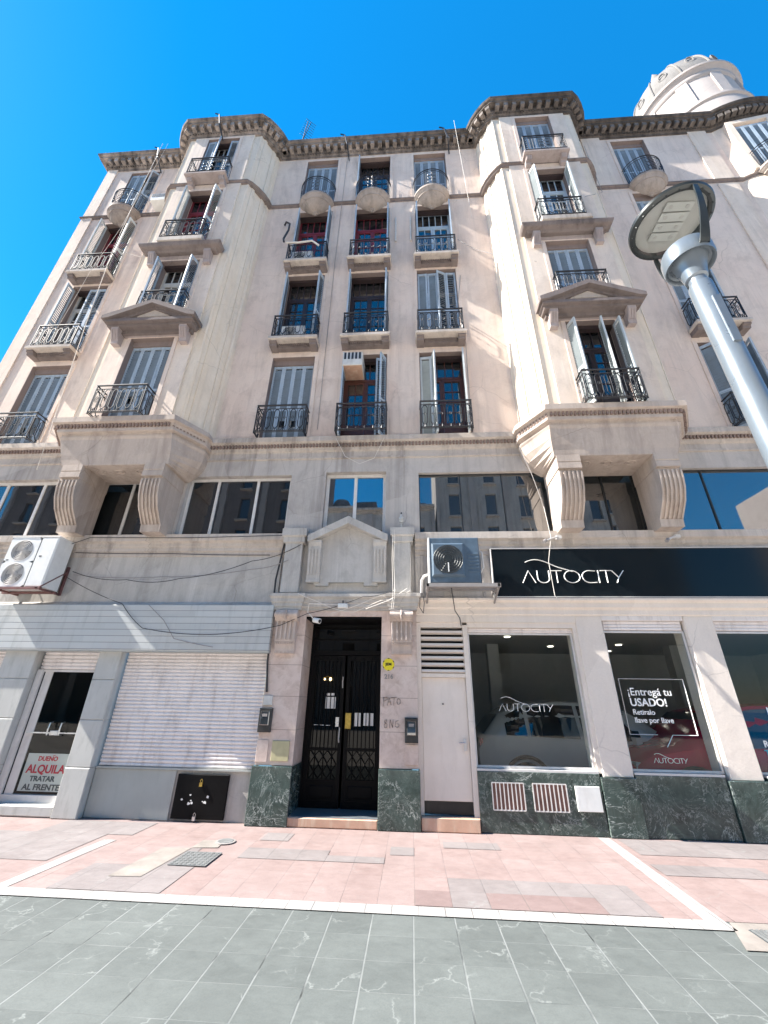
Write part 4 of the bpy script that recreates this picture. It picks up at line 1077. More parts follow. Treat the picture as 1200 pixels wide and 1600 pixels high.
MB().box(-4.92, -2.42, -.02, .06, .637, .662).build('shutter_rail', 'lowwall', B)
hatch = MB().bbox(-3.57, -2.77, -.03, .01, .03, .59, .006).build('utility_hatch', 'doorblack', B)
for x, z in ((-3.18, .49), (-3.20, .07)):
    m = MB().box(x - .022, x + .022, -.06, -.035, z - .05, z); m.tube([(x - .015, -.047, z), (x - .015, -.047, z + .03), (x, -.047, z + .045), (x + .015, -.047, z + .03), (x + .015, -.047, z)], .005, 5); m.build('padlock', 'brass' if z > .3 else 'steel', hatch)
rnd = random.Random(3)
m = MB()
for x, z in ((-3.32, .33), (-3.30, .26), (-3.33, .22), (-3.28, .23), (-3.08, .24), (-3.12, .25), (-3.05, .31), (-3.44, .27)):
    k = rnd.uniform(.012, .035); m.poly([(x + k * rnd.uniform(.5, 1.2) * math.cos(q), -.0325, z + k * .7 * rnd.uniform(.5, 1.2) * math.sin(q)) for q in [2 * PI * i / 7 for i in range(7)]])
m.build('torn_label', 'paper', hatch)
# glazed shop door
MB().bbox(-6.46, -5.35, -.10, .3, .0, .15, .02).build('shop_step', 'pillar', B)
MB().box(-6.46, -5.35, .02, .12, .152, .25).build('door_sill', 'alum', B)
gd = MB(); gd.box(-6.46, -6.36, .0, .10, .25, 2.055); gd.box(-6.36, -5.35, .03, .08, 2.02, 2.055); gd.box(-6.34, -6.20, .045, .06, .25, 2.02)
gdoor = gd.build('glazed_door', 'alum', B)
glass_sheet(-6.20, -5.35, .054, .25, 2.02).build('pane', 'shopglass', gdoor)
MB().box(-6.358, -6.34, .04, .1, .25, 2.02).build('door_stile', 'darkalum', gdoor)
m = MB(); m.box(-6.30, -5.36, .02, .035, 1.085, 1.105); m.build('push_bar', 'steel', gdoor)
m = MB(); m.bbox(-5.88, -5.74, .0, .045, 1.06, 1.13, .006); m.build('lock_plate', 'steel', gdoor)
for x in (-5.90, -5.70):
    MB().tube([(x, .04, 1.06), (x, -.02, 1.07), (x, -.03, 1.16), (x, -.02, 1.24), (x, .04, 1.25)], .011, 6).build('door_handle', 'steel', gdoor)
w = MB(); w.quad((-6.9, 3.5, 0), (-6.9, 3.5, 2.6), (-5.0, 3.5, 2.6), (-5.0, 3.5, 0)); w.quad((-6.9, .2, 0), (-6.9, 3.5, 0), (-6.9, 3.5, 2.6), (-6.9, .2, 2.6)); w.quad((-5.0, .2, 0), (-5.0, .2, 2.6), (-5.0, 3.5, 2.6), (-5.0, 3.5, 0))
w.quad((-6.9, .15, 2.5), (-5, .15, 2.5), (-5, 3.5, 2.5), (-6.9, 3.5, 2.5)); w.quad((-6.9, .15, .05), (-6.9, 3.5, .05), (-5, 3.5, .05), (-5, .15, .05)); w.build('shop_interior', 'hall', B)

# ------------------------------------------------------------------ signs and lettering
def stroke(m, pts, r, y=0.0, k=6): m.tube([(x, y, z) for x, z in pts], r, k, flat=.35)
def arc(cx, cz, r_, a, b, n=10, sx=1.0): return [(cx + sx * r_ * math.cos(R(a + (b - a) * i / n)), cz + r_ * math.sin(R(a + (b - a) * i / n))) for i in range(n + 1)]
def logo(h, r):
    "thin rounded capitals A U T O C I T Y (the A without a bar) under a car roof line"
    m = MB(); x = 0
    stroke(m, [(0, 0), (h * .42, h), (h * .84, 0)], r); x = h * 1.0
    stroke(m, [(x, h), (x, h * .38)] + arc(x + h * .38, h * .38, h * .38, 180, 360) + [(x + h * .76, h)], r); x += h * .90
    stroke(m, [(x, h), (x + h * .70, h)], r); stroke(m, [(x + h * .35, h), (x + h * .35, 0)], r); x += h * .82
    m.tube([(p[0], 0, p[1]) for p in arc(x + h * .5, h * .5, h * .5, 0, 342, 18)], r, 6, closed=True, flat=.35); x += h * 1.15
    stroke(m, [(x + h * .88, h * .97), (x + h * .5, h)] + arc(x + h * .5, h * .5, h * .5, 90, 270, 12) + [(x + h * .88, h * .03)], r); x += h * 1.05
    stroke(m, [(x, h), (x, 0)], r); x += h * .16
    stroke(m, [(x, h), (x + h * .70, h)], r); stroke(m, [(x + h * .35, h), (x + h * .35, 0)], r); x += h * .74
    stroke(m, [(x, h), (x + h * .36, h * .45)], r); stroke(m, [(x + h * .74, h), (x + h * .36, h * .42), (x + h * .36 - h * .16, 0)], r)
    L = x + h * .74
    stroke(m, [(h * .30, h * 1.72)] + [(h * .30 + L * .46 * t, h * (1.72 + .42 * math.sin(PI * min(1, t * 1.45)) * (1 - t) - .80 * t * t * (1.35 - .35 * t) + .0)) for t in [i / 14 for i in range(1, 15)]], r)
    return m, L
SGN = thing('shop_sign', 'long black shop sign board lettered AUTOCITY in white above the show windows', 'sign', (1.46, -.03, 3.30))
m = MB().bbox(0, 8.4, -.12, 0, 0, .86, .012); m.build('sign_board', 'signblack', SGN)
m = MB(); m.box(-.012, 0, -.125, .0, -.01, .87); m.box(0, 8.4, -.128, -.116, -.014, .0); m.box(0, 8.4, -.128, -.116, .861, .873); m.build('sign_frame', 'alum', SGN)
m, L = logo(.215, .017); sc = 1.72 / L
o = m.build('sign_lettering', 'text_w', SGN, loc=(.49, -.126, .235)); o.scale = (sc, 1, 1)
W1 = thing('window_lettering', 'white AUTOCITY lettering on the wide shop window beside the cream door', 'lettering', (1.38, .058, 1.535))
m, L = logo(.105, .0095); o = m.build('logo', 'text_w', W1); o.scale = (.84 / L, .3, 1)
W2 = thing('window_lettering', 'white ¡Entregá tu USADO! offer in an outlined speech box on the middle shop window', 'lettering', (3.30, .056, .85))
m = MB()
for a, b in (((0, 1.18), (.98, 1.18)), ((0, 1.18), (0, .40)), ((.98, 1.18), (.98, .40)), ((0, .40), (.40, .40)), ((.62, .40), (.98, .40)), ((.62, .40), (.50, .24))):
    m.tube([(a[0], 0, a[1]), (b[0], 0, b[1])], .012, 4, flat=.3)
m.build('speech_box', 'text_w', W2)
for t, x, z, s, b in (('¡Entregá tu', .09, .94, .155, .0008), ('USADO!', .10, .79, .155, .003), ('Retiralo', .11, .67, .105, .0012), ('llave por llave', .115, .56, .105, .0012)):
    text('offer_lettering', t, s, 'text_w', (x, 0, z), W2, bold=b, xs=.98)
m, L = logo(.062, .0075); o = m.build('logo', 'text_w', W2, loc=(.26, 0, .035)); o.scale = (.48 / L, .3, 1)
W3 = thing('window_lettering', 'cut off white and teal lettering on the shop window at the right edge', 'lettering', (5.08, .056, .85))
text('offer_lettering', 'N', .15, 'text_w', (.30, 0, .70), W3); text('offer_lettering', 'Res', .12, 'text_w', (.10, 0, .27), W3, bold=.003); text('offer_lettering', 'TES', .12, 'text_b', (.08, 0, .15), W3, bold=.003)
PO = thing('rental_poster', 'white rental poster with red and grey DUEÑO ALQUILA lettering inside the glazed door', 'poster', (-6.17, .075, .29))
MB().box(0, .80, 0, .004, 0, .51).build('poster_sheet', 'paper', PO)
for t, x, z, s, mt, b, xs in (('DUENO', .19, .410, .088, 'text_r', .003, 1.05), ('ALQUILA', .05, .245, .158, 'text_r', .004, .98), ('TRATAR', .15, .135, .098, 'text_k', .003, 1.12), ('AL FRENTE', .07, .02, .108, 'text_k', .003, 1.16)):
    text('poster_lettering', t, s, mt, (x, -.003, z), PO, bold=b, xs=xs)
MB().tube([(.425, -.004, .483), (.437, -.004, .490), (.450, -.004, .484), (.462, -.004, .491)], .004, 5).build('tilde', 'text_r', PO)
FA = thing('fascia_panel', 'long grey clapboard fascia panel over the shuttered shop', 'fascia', (-10.3, -.02, 2.36))
MB().bbox(0, 7.94, -.20, 0, 0, .775, .01).build('siding', 'siding', FA)
MB().box(0, 7.94, -.19, .0, -.02, .0).build('soffit', 'lowwall', FA)
ST = thing('sticker', 'round yellow and black JEM sticker on the pink door jamb', 'sticker', (-.365, -.104, 2.19))
MB().prism([(.095 * math.cos(R(a)), .095 * math.sin(R(a))) for a in range(0, 360, 15)], 'y', -.002, 0).build('sticker_face', 'yellow', ST)
m = MB()
for i in range(6):
    a = 60 * i + 30; m.prism([(r_ * math.cos(R(b)), r_ * math.sin(R(b))) for r_, b in ((.098, a - 13), (.098, a), (.098, a + 13), (.082, a))], 'y', -.004, -.0022)
m.build('sticker_corner', 'black', ST)
text('sticker_lettering', 'JEM', .058, 'black', (0, -.004, -.015), ST, align='CENTER', bold=.002, ext=.001, xs=1.1); text('sticker_lettering', '24 h', .028, 'black', (0, -.004, -.055), ST, align='CENTER', ext=.001) if 0 else None
text('house_number', '216', .095, 'cable_g', (-.43, -.104, 1.975), B, ext=.004, bold=.003)
gr = MB()
def spray(strokes, x0, z0, s, r=.009):
    for st in strokes: gr.tube([(x0 + s * x, -.1025, z0 + s * z) for x, z in st], r, 5, flat=.25)
spray([[(.05, -.1), (.0, 1)], [(0, .95), (.45, 1.0), (.5, .7), (.05, .5)], [(.5, 0), (.75, .95), (1.0, .05)], [(.6, .4), (1.0, .42)], [(1.0, .95), (1.75, 1.0)], [(1.4, .98), (1.35, 0)], [(1.9, .1), (1.75, .5), (1.95, .85), (2.2, .7), (2.2, .25), (1.9, .1)]], -.44, 1.585, .12)
spray([[(.4, .95), (.1, .9), (.1, .65), (.42, .45), (.4, .1), (.1, .05), (.05, .35), (.35, .75), (.4, .95)], [(.75, 0), (.8, 1)], [(.8, 1), (1.15, .05)], [(1.15, .05), (1.2, 1)], [(1.9, .9), (1.5, .75), (1.45, .25), (1.75, .05), (1.95, .3), (1.95, .5), (1.65, .5)]], -.43, 1.27, .12)
gr.build('graffiti', 'spray', B)

# ------------------------------------------------------------------ air conditioners
def fan_grille(m, c, r, y, n=6):
    for k in range(1, n + 1): m.tube([(c[0] + r * k / n * math.cos(q), y, c[1] + r * k / n * math.sin(q)) for q in [2 * PI * i / 28 for i in range(28)]], .006, 4, closed=True)
    for i in range(12): q = 2 * PI * i / 12; m.tube([(c[0], y + .004, c[1]), (c[0] + r * math.cos(q), y + .004, c[1] + r * math.sin(q))], .003, 4)
def blades(m, c, r, y):
    for i in range(3):
        q = 2 * PI * i / 3 + .5; P = []
        for t, rr in ((-.45, .28), (-.5, .98), (.0, 1.0), (.45, .9), (.3, .28)): P.append((c[0] + r * rr * math.cos(q + t), y + .03 * t, c[1] + r * rr * math.sin(q + t)))
        m.poly(P)
    m.lathe([(0, 0), (.055, 0), (.05, .0)], (c[0], y, c[1]), 12)
    m.tube([(c[0], y - .03, c[1]), (c[0], y + .02, c[1])], .055, 14)
A1 = thing('air_conditioner', 'big white twin fan air conditioner on a rusty bracket above the fascia', 'air conditioner', (-7.42, -.50, 3.38))
m = MB()
c1, c2 = (.28, .68), (.28, .235)
W_, H_, D_ = .92, .94, .36
# front with two round openings
def ring_front(m, cx, cz, r, x0, x1, z0, z1, y=0.0):
    n = 32
    for i in range(n):
        q0, q1 = 2 * PI * i / n, 2 * PI * (i + 1) / n
        def edge(q):
            c, s = math.cos(q), math.sin(q); t = 1e9
            if c > 1e-6: t = min(t, (x1 - cx) / c)
            if c < -1e-6: t = min(t, (x0 - cx) / c)
            if s > 1e-6: t = min(t, (z1 - cz) / s)
            if s < -1e-6: t = min(t, (z0 - cz) / s)
            return (cx + c * t, y, cz + s * t)
        P0, P1 = (cx + r * math.cos(q0), y, cz + r * math.sin(q0)), (cx + r * math.cos(q1), y, cz + r * math.sin(q1))
        m.quad(P0, P1, edge(q1), edge(q0)); m.quad(P0, (P0[0], y + .06, P0[2]), (P1[0], y + .06, P1[2]), P1)
ring_front(m, .28, .685, .205, 0, .58, .465, H_); ring_front(m, .28, .24, .205, 0, .58, 0, .465)
m.bbox(.583, W_, -.004, .05, .0, H_, .02); m.quad((0, 0, 0), (0, 0, H_), (0, D_, H_), (0, D_, 0)); m.quad((0, 0, H_), (W_, 0, H_), (W_, D_, H_), (0, D_, H_)); m.quad((0, D_, 0), (W_, D_, 0), (W_, 0, 0), (0, 0, 0)); m.quad((W_, .05, 0), (W_, D_, 0), (W_, D_, H_), (W_, .05, H_)); m.quad((.58, .002, 0), (.583, .002, 0), (.583, .002, H_), (.58, .002, H_))
m.box(-.006, W_ + .006, -.008, D_, H_ + .001, H_ + .018)
m.build('casing', 'white', A1)
m = MB(); m.box(.02, .57, .10, .11, .02, H_ - .02); m.build('fan_recess', 'grille', A1)
for cz in (.685, .24):
    m = MB(); blades(m, (.28, cz), .19, .05); m.build('fan', 'led', A1)
m = MB(); fan_grille(m, (.28, .685), .20, .0, 7); fan_grille(m, (.28, .24), .20, .0, 7); m.build('fan_guard', 'alum', A1)
m = MB(); m.box(.04, .09, -.003, .0, .49, .51); m.box(.66, .71, -.007, -.0045, .56, .58); m.build('vent_slot', 'black', A1)
m = MB(); m.box(-.08, W_ + .03, -.06, -.01, -.05, -.012); m.box(-.08, W_ + .03, .28, .33, -.05, -.012)
for x in (.05, W_ - .03): m.box(x - .02, x + .02, -.06, .48, -.045, -.015); m.box(x - .02, x + .02, .44, .48, -.02, .50); m.tube([(x + .03, -.04, -.02), (x + .03, .46, .42)], .012, 5)
m.build('bracket', 'rust', A1)
A2 = thing('air_conditioner', 'square blue grey air conditioner with round spiral grille beside the black sign', 'air conditioner', (.32, -.55, 3.43))
m = MB(); m.bbox(.0, .86, .0, .32, .0, .80, .015); m.bbox(.05, .60, -.045, .0, .10, .69, .03)
for k in range(6): m.bbox(.66, .84, -.012, .0, .18 + .06 * k, .215 + .06 * k, .008)
m.build('casing', 'bluegrey', A2)
m = MB(); m.box(-.004, .02, -.006, .31, .0, .805); m.build('trim', 'white', A2)
m = MB(); fan_grille(m, (.325, .395), .245, -.055, 6); m.tube([(.325, -.065, .395), (.325, -.045, .395)], .055, 14); m.build('fan_guard', 'lampdark', A2)
m = MB(); m.lathe([(0, 0), (.24, 0)], (0, 0, 0), 24); me = m.mesh('fan_recess', 'grille'); me.transform(Matrix.Rotation(R(90), 4, 'X')); put('fan_recess', me, A2, (.325, -.047, .395))
m = MB(); m.box(.315, .333, -.068, -.060, .17, .33); m.build('label_strip', 'white', A2)
m = MB(); m.box(-.05, 1.15, -.06, .0, -.08, -.02); m.box(-.05, 1.15, .05, .10, -.07, -.02); m.box(-.05, 1.15, .22, .27, -.07, -.02); m.box(-.05, -.01, -.06, .50, -.075, -.025); m.box(1.10, 1.14, -.06, .50, -.075, -.025)
for x in (-.03, 1.12): m.tube([(x, -.04, -.07), (x, .48, -.24)], .018, 5)
m.build('bracket', 'cable_g', A2)
m = MB().tube([(-.02, .15, .18), (-.08, .12, .15), (-.12, .14, .08), (-.13, .2, -.12)], .022, 8); m.tube([(.86, .12, .62), (.92, .10, .55), (.93, .12, .3), (.88, .16, .22)], .016, 6); m.build('pipe', 'alum', A2)
A3 = thing('air_conditioner', 'box air conditioner wedged in the top of the lowest middle window', 'air conditioner', (-1.49, -.26, 8.62))
m = MB(); m.bbox(0, .46, .0, .5, .0, .40, .01); m.build('casing', 'offwhite', A3)
m = MB()
for k in range(5): m.box(.03 + .085 * k, .08 + .085 * k, -.006, .0, .18, .38)
m.build('vent_slot', 'black', A3)
MB().box(.02, .44, .02, .48, -.008, -.001).build('drip_tray', 'terra', A3)
A4 = thing('air_conditioner', 'small cream window air conditioner beside the highest left balcony', 'air conditioner', (-7.98, -.34, 15.72))
m = MB(); m.bbox(0, .46, 0, .34, 0, .34, .01); m.build('casing', 'white', A4)
m = MB()
for k in range(3): m.box(.03 + .14 * k, .155 + .14 * k, -.006, .0, .16, .31)
m.build('vent_slot', 'grille', A4)
for x, z, lb in ((cols['A'] - .12, F[3][0], 'white air conditioner unit standing behind the railing below a red window'), (cols['A'] - .05, F[2][0], 'white air conditioner unit behind the railing below a dark wooden window')):
    A5 = thing('air_conditioner', lb, 'air conditioner', (x - .30, -.24, z))
    m = MB(); m.bbox(0, .58, 0, .18, .02, .42, .012); m.build('casing', 'white', A5)
    m = MB(); fan_grille(m, (.22, .22), .15, -.008, 5); m.build('fan_guard', 'grille', A5)

# ------------------------------------------------------------------ small fittings
def hatchbox(x0, x1, z0, z1, mat, y=-.10, d=.03): return MB().bbox(x0, x1, y - d, y - .001, z0, z1, .005).build('meter_hatch', mat, B)
hatchbox(-2.36, -2.22, 1.56, 1.70, 'offwhite'); hatchbox(-2.38, -2.20, .78, 1.08, 'pinkstone', d=.012); hatchbox(-2.14, -1.87, .80, 1.07, 'olive', d=.02); hatchbox(-.11, .095, .79, 1.06, 'pinkstone', d=.012)
for x0, z0, lb in ((-2.39, 1.18, 'black electric meter box on the left door jamb'), (-.105, 1.08, 'black electric meter box on the right door jamb')):
    E_ = thing('electric_meter', lb, 'electric meter', (x0, -.10, z0))
    m = MB().bbox(0, .20, -.07, 0, 0, .34, .012); m.build('meter_box', 'black', E_)
    m = MB().bbox(.03, .17, -.085, -.068, .10, .30, .01); m.build('meter_window', 'tint', E_)
    m = MB().box(.06, .14, -.09, -.0852, .22, .26); m.build('counter', 'cable_g', E_)
def spot(x, lb):
    S_o = thing('sign_lamp', lb, 'lamp', (x, -.17, 4.42), 'lamps over the black sign')
    m = MB().box(-.03, .06, -.05, .02, -.09, -.03); m.tube([(0, -.03, -.06), (-.14, -.14, -.12), (-.30, -.24, -.20)], .016, 6); m.build('arm', 'alum', S_o)
    m = MB().tube([(-.29, -.235, -.195), (-.34, -.26, -.235)], .030, 8); m.build('lamp_head', 'cable_g', S_o)
spot(2.66, 'small arm lamp over the AUTOCITY lettering'); spot(4.70, 'small arm lamp over the bare right part of the black sign')
DL = thing('floodlight', 'white floodlight with pipe above the entrance door', 'lamp', (-1.13, -.24, 3.07))
MB().bbox(-.10, .06, -.06, .02, .0, .075, .01).build('lamp_head', 'white', DL); MB().tube([(-.02, .0, .07), (-.03, .03, .14)], .01, 6).build('bracket', 'black', DL)
MB().tube([(-.09, .02, .07), (-.62, .03, .085), (-.63, .03, -.06), (-.53, .03, -.16)], .011, 6).build('conduit', 'cable_w', DL)
SC = thing('security_camera', 'small white security camera at the top left of the entrance', 'camera', (-1.60, -.15, 2.86))
MB().tube([(-.05, .0, .03), (.06, -.06, .0)], [.045, .045], 10).build('camera_body', 'white', SC); MB().tube([(.06, -.06, 0), (.065, -.063, -.002)], .03, 10).build('lens', 'black', SC)
IN = thing('insulator', 'old ceramic insulator on a hook above the right door block', 'insulator', (-.15, -.10, 4.60))
MB().lathe([(.0, .0), (.012, .0), (.012, .1), (.035, .11), (.045, .15), (.03, .16), (.045, .17), (.045, .21), (.02, .24), (.015, .28), (0, .29)], (0, -.03, 0), 14).build('ceramic_body', 'offwhite', IN, True)
MB().tube([(0, -.03, .27), (0, -.02, .32), (0, .08, .33)], .012, 6).build('hook', 'iron', IN)
AN = thing('antenna', 'thin television antenna standing on the roof edge', 'antenna', (-3.62, -.05, 19.0))
m = MB().tube([(0, 0, 0), (.10, 0, 1.85)], .014, 5); m.tube([(.05, 0, .60), (.22, 0, 1.75)], .012, 5); m.build('mast', 'iron', AN)
m = MB()
for k in range(8): t = .7 + .15 * k; m.tube([(-.10 + .12 * (t - .3), -.12, t), (.20 + .12 * (t - .3), .12, t + .02)], .007, 4)
m.build('antenna_rod', 'iron', AN)
A6 = thing('antenna', 'short bent antenna on the far left roof edge', 'antenna', (-9.0, .05, 19.0))
MB().tube([(0, 0, 0), (.25, 0, .25), (.75, 0, .55)], .014, 5).build('mast', 'iron', A6)
# ground covers
GC = thing('access_cover', 'square chequered iron access cover in the pavement before the shuttered shop', 'cover', (-2.43, -1.52, .004))
m = MB().box(-.21, .21, -.22, .22, 0, .006); m.build('cover_plate', 'grate', GC)
m = MB()
for i in range(8):
    for j in range(8): m.box(-.19 + .05 * i, -.165 + .05 * i, -.20 + .052 * j, -.175 + .052 * j, .006, .010)
m.build('tread_pattern', 'grate', GC)['kind'] = 'stuff'
GV = thing('valve_cover', 'small round iron valve cover in the broken pavement', 'cover', (-2.36, -.88, .004))
MB().lathe([(.0, .012), (.09, .012), (.10, .008), (.10, 0)], (0, 0, 0), 20).build('lid', 'grate', GV); MB().lathe([(.10, .008), (.125, .006), (.125, 0)], (0, 0, 0), 20).build('collar', 'cable_g', GV)
GD = thing('drain_grate', 'slotted drain grate beside the white kerb at the right edge', 'drain', (2.95, -2.70, .001))
m = MB().box(-.26, .26, -.12, .12, 0, .003); m.build('frame', 'grille', GD)
m = MB()
for i in range(14): m.box(-.25 + .037 * i, -.232 + .037 * i, -.11, .11, .003, .012)
m.build('bar', 'grate', GD)

# ------------------------------------------------------------------ cables
def cable(pts, r, mat, label, sag=0.0, n=8, name='cable', group=None):
    group = group or ('ropes hanging from the roof' if name == 'rope' else 'cables strung across the facade')
    P = []
    for (a, b) in zip(pts[:-1], pts[1:]):
        a, b = Vector(a), Vector(b); L = (b - a).length
        for i in range(n):
            t = i / n; p = a.lerp(b, t); p.z -= sag * 4 * t * (1 - t) * (1 if L > .5 else 0); P.append(p)
    P.append(Vector(pts[-1]))
    return tag(MB().tube(P, r, 5).build(name, mat), label, name, group)
cable([(-8.35, -.42, 19.0), (-8.25, -.5, 15), (-8.2, -.5, 12.9), (-8.1, -.4, 10.2), (-7.9, -.2, 6.0)], .008, 'cable_w', 'pale rope hanging down past the far left balconies', name='rope')
cable([(-8.15, -.42, 19.0), (-8.3, -.5, 14), (-8.55, -.5, 12.4), (-8.7, -.5, 9.8)], .005, 'cable_w', 'second pale rope swinging left across the far left balconies', .1, name='rope')
cable([(-8.25, -.5, 13.2), (-7.0, -.45, 12.6), (-5.2, -.9, 12.9)], .006, 'cable_w', 'thin pale line from the left rope to the left bay', .1)
cable([(-6.28, -.2, 3.75), (-5.2, -.17, 3.60), (-4.2, -.17, 3.62), (-2.9, -.17, 3.95), (-2.0, -.22, 4.25)], .0065, 'cable_b', 'black cable drooping over the wall above the fascia', .06)
cable([(-6.5, -.2, 4.30), (-6.2, -.17, 4.44), (-4.2, -.17, 4.42), (-2.36, -.2, 4.44)], .007, 'cable_b', 'black cable along the ledge under the left windows', .0)
cable([(-6.4, -.15, 4.14), (-4.5, -.12, 4.12), (-2.6, -.12, 4.08)], .008, 'cable_b', 'thin black cable under the ledge over the fascia', .01)
cable([(-6.28, -.16, 3.70), (-4.6, -.14, 3.66), (-2.9, -.14, 3.80), (-2.2, -.22, 3.95)], .007, 'cable_g', 'thin grey cable crossing the concrete above the fascia', .04)
cable([(-6.3, -.25, 3.62), (-5.1, -.24, 3.14), (-4.6, -.26, 2.72), (-3.4, -.26, 2.62), (-2.2, -.25, 2.78), (-1.75, -.25, 2.98), (-.8, -.30, 3.26), (-.3, -.30, 3.36)], .006, 'cable_b', 'black cable sagging over the fascia to the doorway', .03)
cable([(-4.6, -.25, 3.12), (-4.25, -.26, 2.85), (-4.0, -.26, 2.55), (-3.3, -.25, 2.42)], .006, 'cable_g', 'thin cable hanging down the fascia panel', .01)
cable([(-2.34, -.12, 4.4), (-2.42, -.14, 3.6), (-2.40, -.14, 2.9), (-2.38, -.12, 2.2), (-2.33, -.12, 1.75)], .017, 'cable_b', 'thick black cable bundle down the left side of the doorway', .0)
for k, (dx, dz) in enumerate(((0, 0), (.03, .04))):
    cable([(-.30 + dx, -.30, 4.5), (-.31 + dx, -.31, 3.9), (-.29 + dx, -.31, 3.3), (-.32 + dx, -.3, 3.05)], .005, 'cable_w', ('left' if k == 0 else 'right') + ' one of two pale cables down the right doorway block', .0)
cable([(-1.95, -.26, 3.32), (-1.5, -.27, 3.14), (-.95, -.27, 3.0), (-.5, -.27, 3.2), (.0, -.30, 3.36)], .006, 'cable_w', 'pale cable looping under the doorway cornice', .03)
cable([(-.75, -.29, 3.05), (-.35, -.30, 3.2), (-.05, -.30, 3.40)], .006, 'cable_w', 'short pale cable rising to the right doorway block', .03)
cable([(-1.35, -.26, 2.98), (-.7, -.29, 3.2), (-.25, -.29, 3.38)], .006, 'cable_w', 'pale cable rising across the entrance from the left', .02)
cable([(2.45, -.35, 4.9), (2.48, -.36, 4.3), (2.42, -.22, 3.9), (2.43, -.22, 3.3), (2.5, -.2, 3.2)], .006, 'cable_w', 'pale cable hanging over the Y less half of the sign lettering' if 0 else 'pale cable hanging across the sign lettering', .0)
cable([(2.2, -.12, 6.55), (2.35, -.3, 5.6), (2.42, -.36, 5.05), (2.45, -.33, 4.9)], .007, 'cable_g', 'grey cable crossing the dark window left of the right bracket', .0)
cable([(.68, -.52, 3.35), (.75, -.2, 3.05), (.84, -.06, 2.95), (.86, -.04, 2.82)], .008, 'cable_b', 'black cable from the blue grey unit down to the side door', .0)
cable([(.18, -.2, 3.5), (.16, -.2, 3.1), (.22, -.2, 3.0), (.24, -.2, 3.18), (.2, -.2, 3.4)], .006, 'cable_b', 'black cable loop left of the blue grey unit', .0)
cable([(-1.52, -.16, 6.65), (-1.3, -.16, 6.2), (-1.0, -.15, 6.02), (-.7, -.15, 6.15), (-.50, -.16, 6.65)], .005, 'cable_w', 'pale cable hanging in a loop below the lowest middle railing', .0)
cable([(-1.92, -.02, 18.9), (-1.98, -.02, 13.0), (-1.98, -.02, 7.0)], .006, 'cable_g', 'thin grey cable running straight down between the two left middle windows', .0)
cable([(1.62, -.5, 19.0), (1.75, -.3, 17), (1.9, -.1, 14.3)], .005, 'cable_w', 'pale rope hanging from the roof left of the right bay', .0, name='rope')
cable([(1.43, -.02, 11.9), (1.30, -.02, 10.8), (1.40, -.02, 9.4), (1.36, -.02, 7.6)], .007, 'cable_g', 'wavy grey cable right of the third window column', .0)
cable([(1.45, -.05, 13.4), (2.0, -.2, 12.6), (3.1, -.77, 11.2)], .006, 'cable_g', 'thin cable from the wall to the right bay', .05)
cable([(5.5, -.35, 17.2), (5.4, -.5, 14.4), (4.55, -1.0, 13.3)], .007, 'cable_g', 'dark cable dropping to the right bay balcony', .0)
for x, lb in ((-1.95, 'bent black roof pipe left of the middle windows'), (1.35, 'bent black roof pipe beside the third window column'), (-5.95, 'bent black roof pipe over the left bay window'), (-8.45, 'bent black roof pipe over the far left window')):
    yb = -.75 if abs(x + 5.95) < .1 else 0
    tag(MB().tube([(x - .2, yb - .36, 18.95), (x - .05, yb - .36, 18.85), (x + .05, yb - .34, 18.3), (x + .10, yb - .05, 17.95)], .022, 6).build('roof_pipe', 'iron'), lb, 'pipe', 'pipes hanging over the cornice')
for x, lb in ((-.29, 'short pale conduit right of the middle red window'), (.14, 'short pale conduit left of the pale blue window')):
    tag(MB().tube([(x, -.03, 13.5), (x, -.03, 14.6)], .028, 6).build('conduit', 'cable_w'), lb, 'pipe', 'conduits between the middle windows')
tag(MB().tube([(-3.42, -.3, 13.3), (-3.50, -.2, 13.6), (-3.42, -.15, 14.1), (-3.42, -.15, 14.4), (-3.55, -.12, 14.55), (-3.62, -.05, 14.5)], .028, 7).build('hose', 'cable_b'), 'black insulated hose looping beside the left red window', 'hose')
tag(MB().tube([(-3.35, -.3, 13.25), (-3.0, -.34, 13.15), (-2.6, -.34, 13.2), (-2.4, -.33, 13.0)], .028, 7).build('hose', 'cable_w'), 'pale hose lying along the railing below the left red window', 'hose')
HL = thing('hall_lamp', 'hall lamp with two small glowing bulbs behind the entrance door glass', 'lamp', (-1.50, .40, 1.98))
for x, s in ((0, .012), (.10, .020)): MB().lathe([(0, -1.4 * s), (s, -.4 * s), (s * .8, s), (0, 1.4 * s)], (x, 0, 0), 10).build('bulb', 'bulb', HL)
MB().tube([(-.01, .01, .02), (.05, .01, .05), (.11, .01, .03)], .003, 4).build('arm', 'brass', HL)

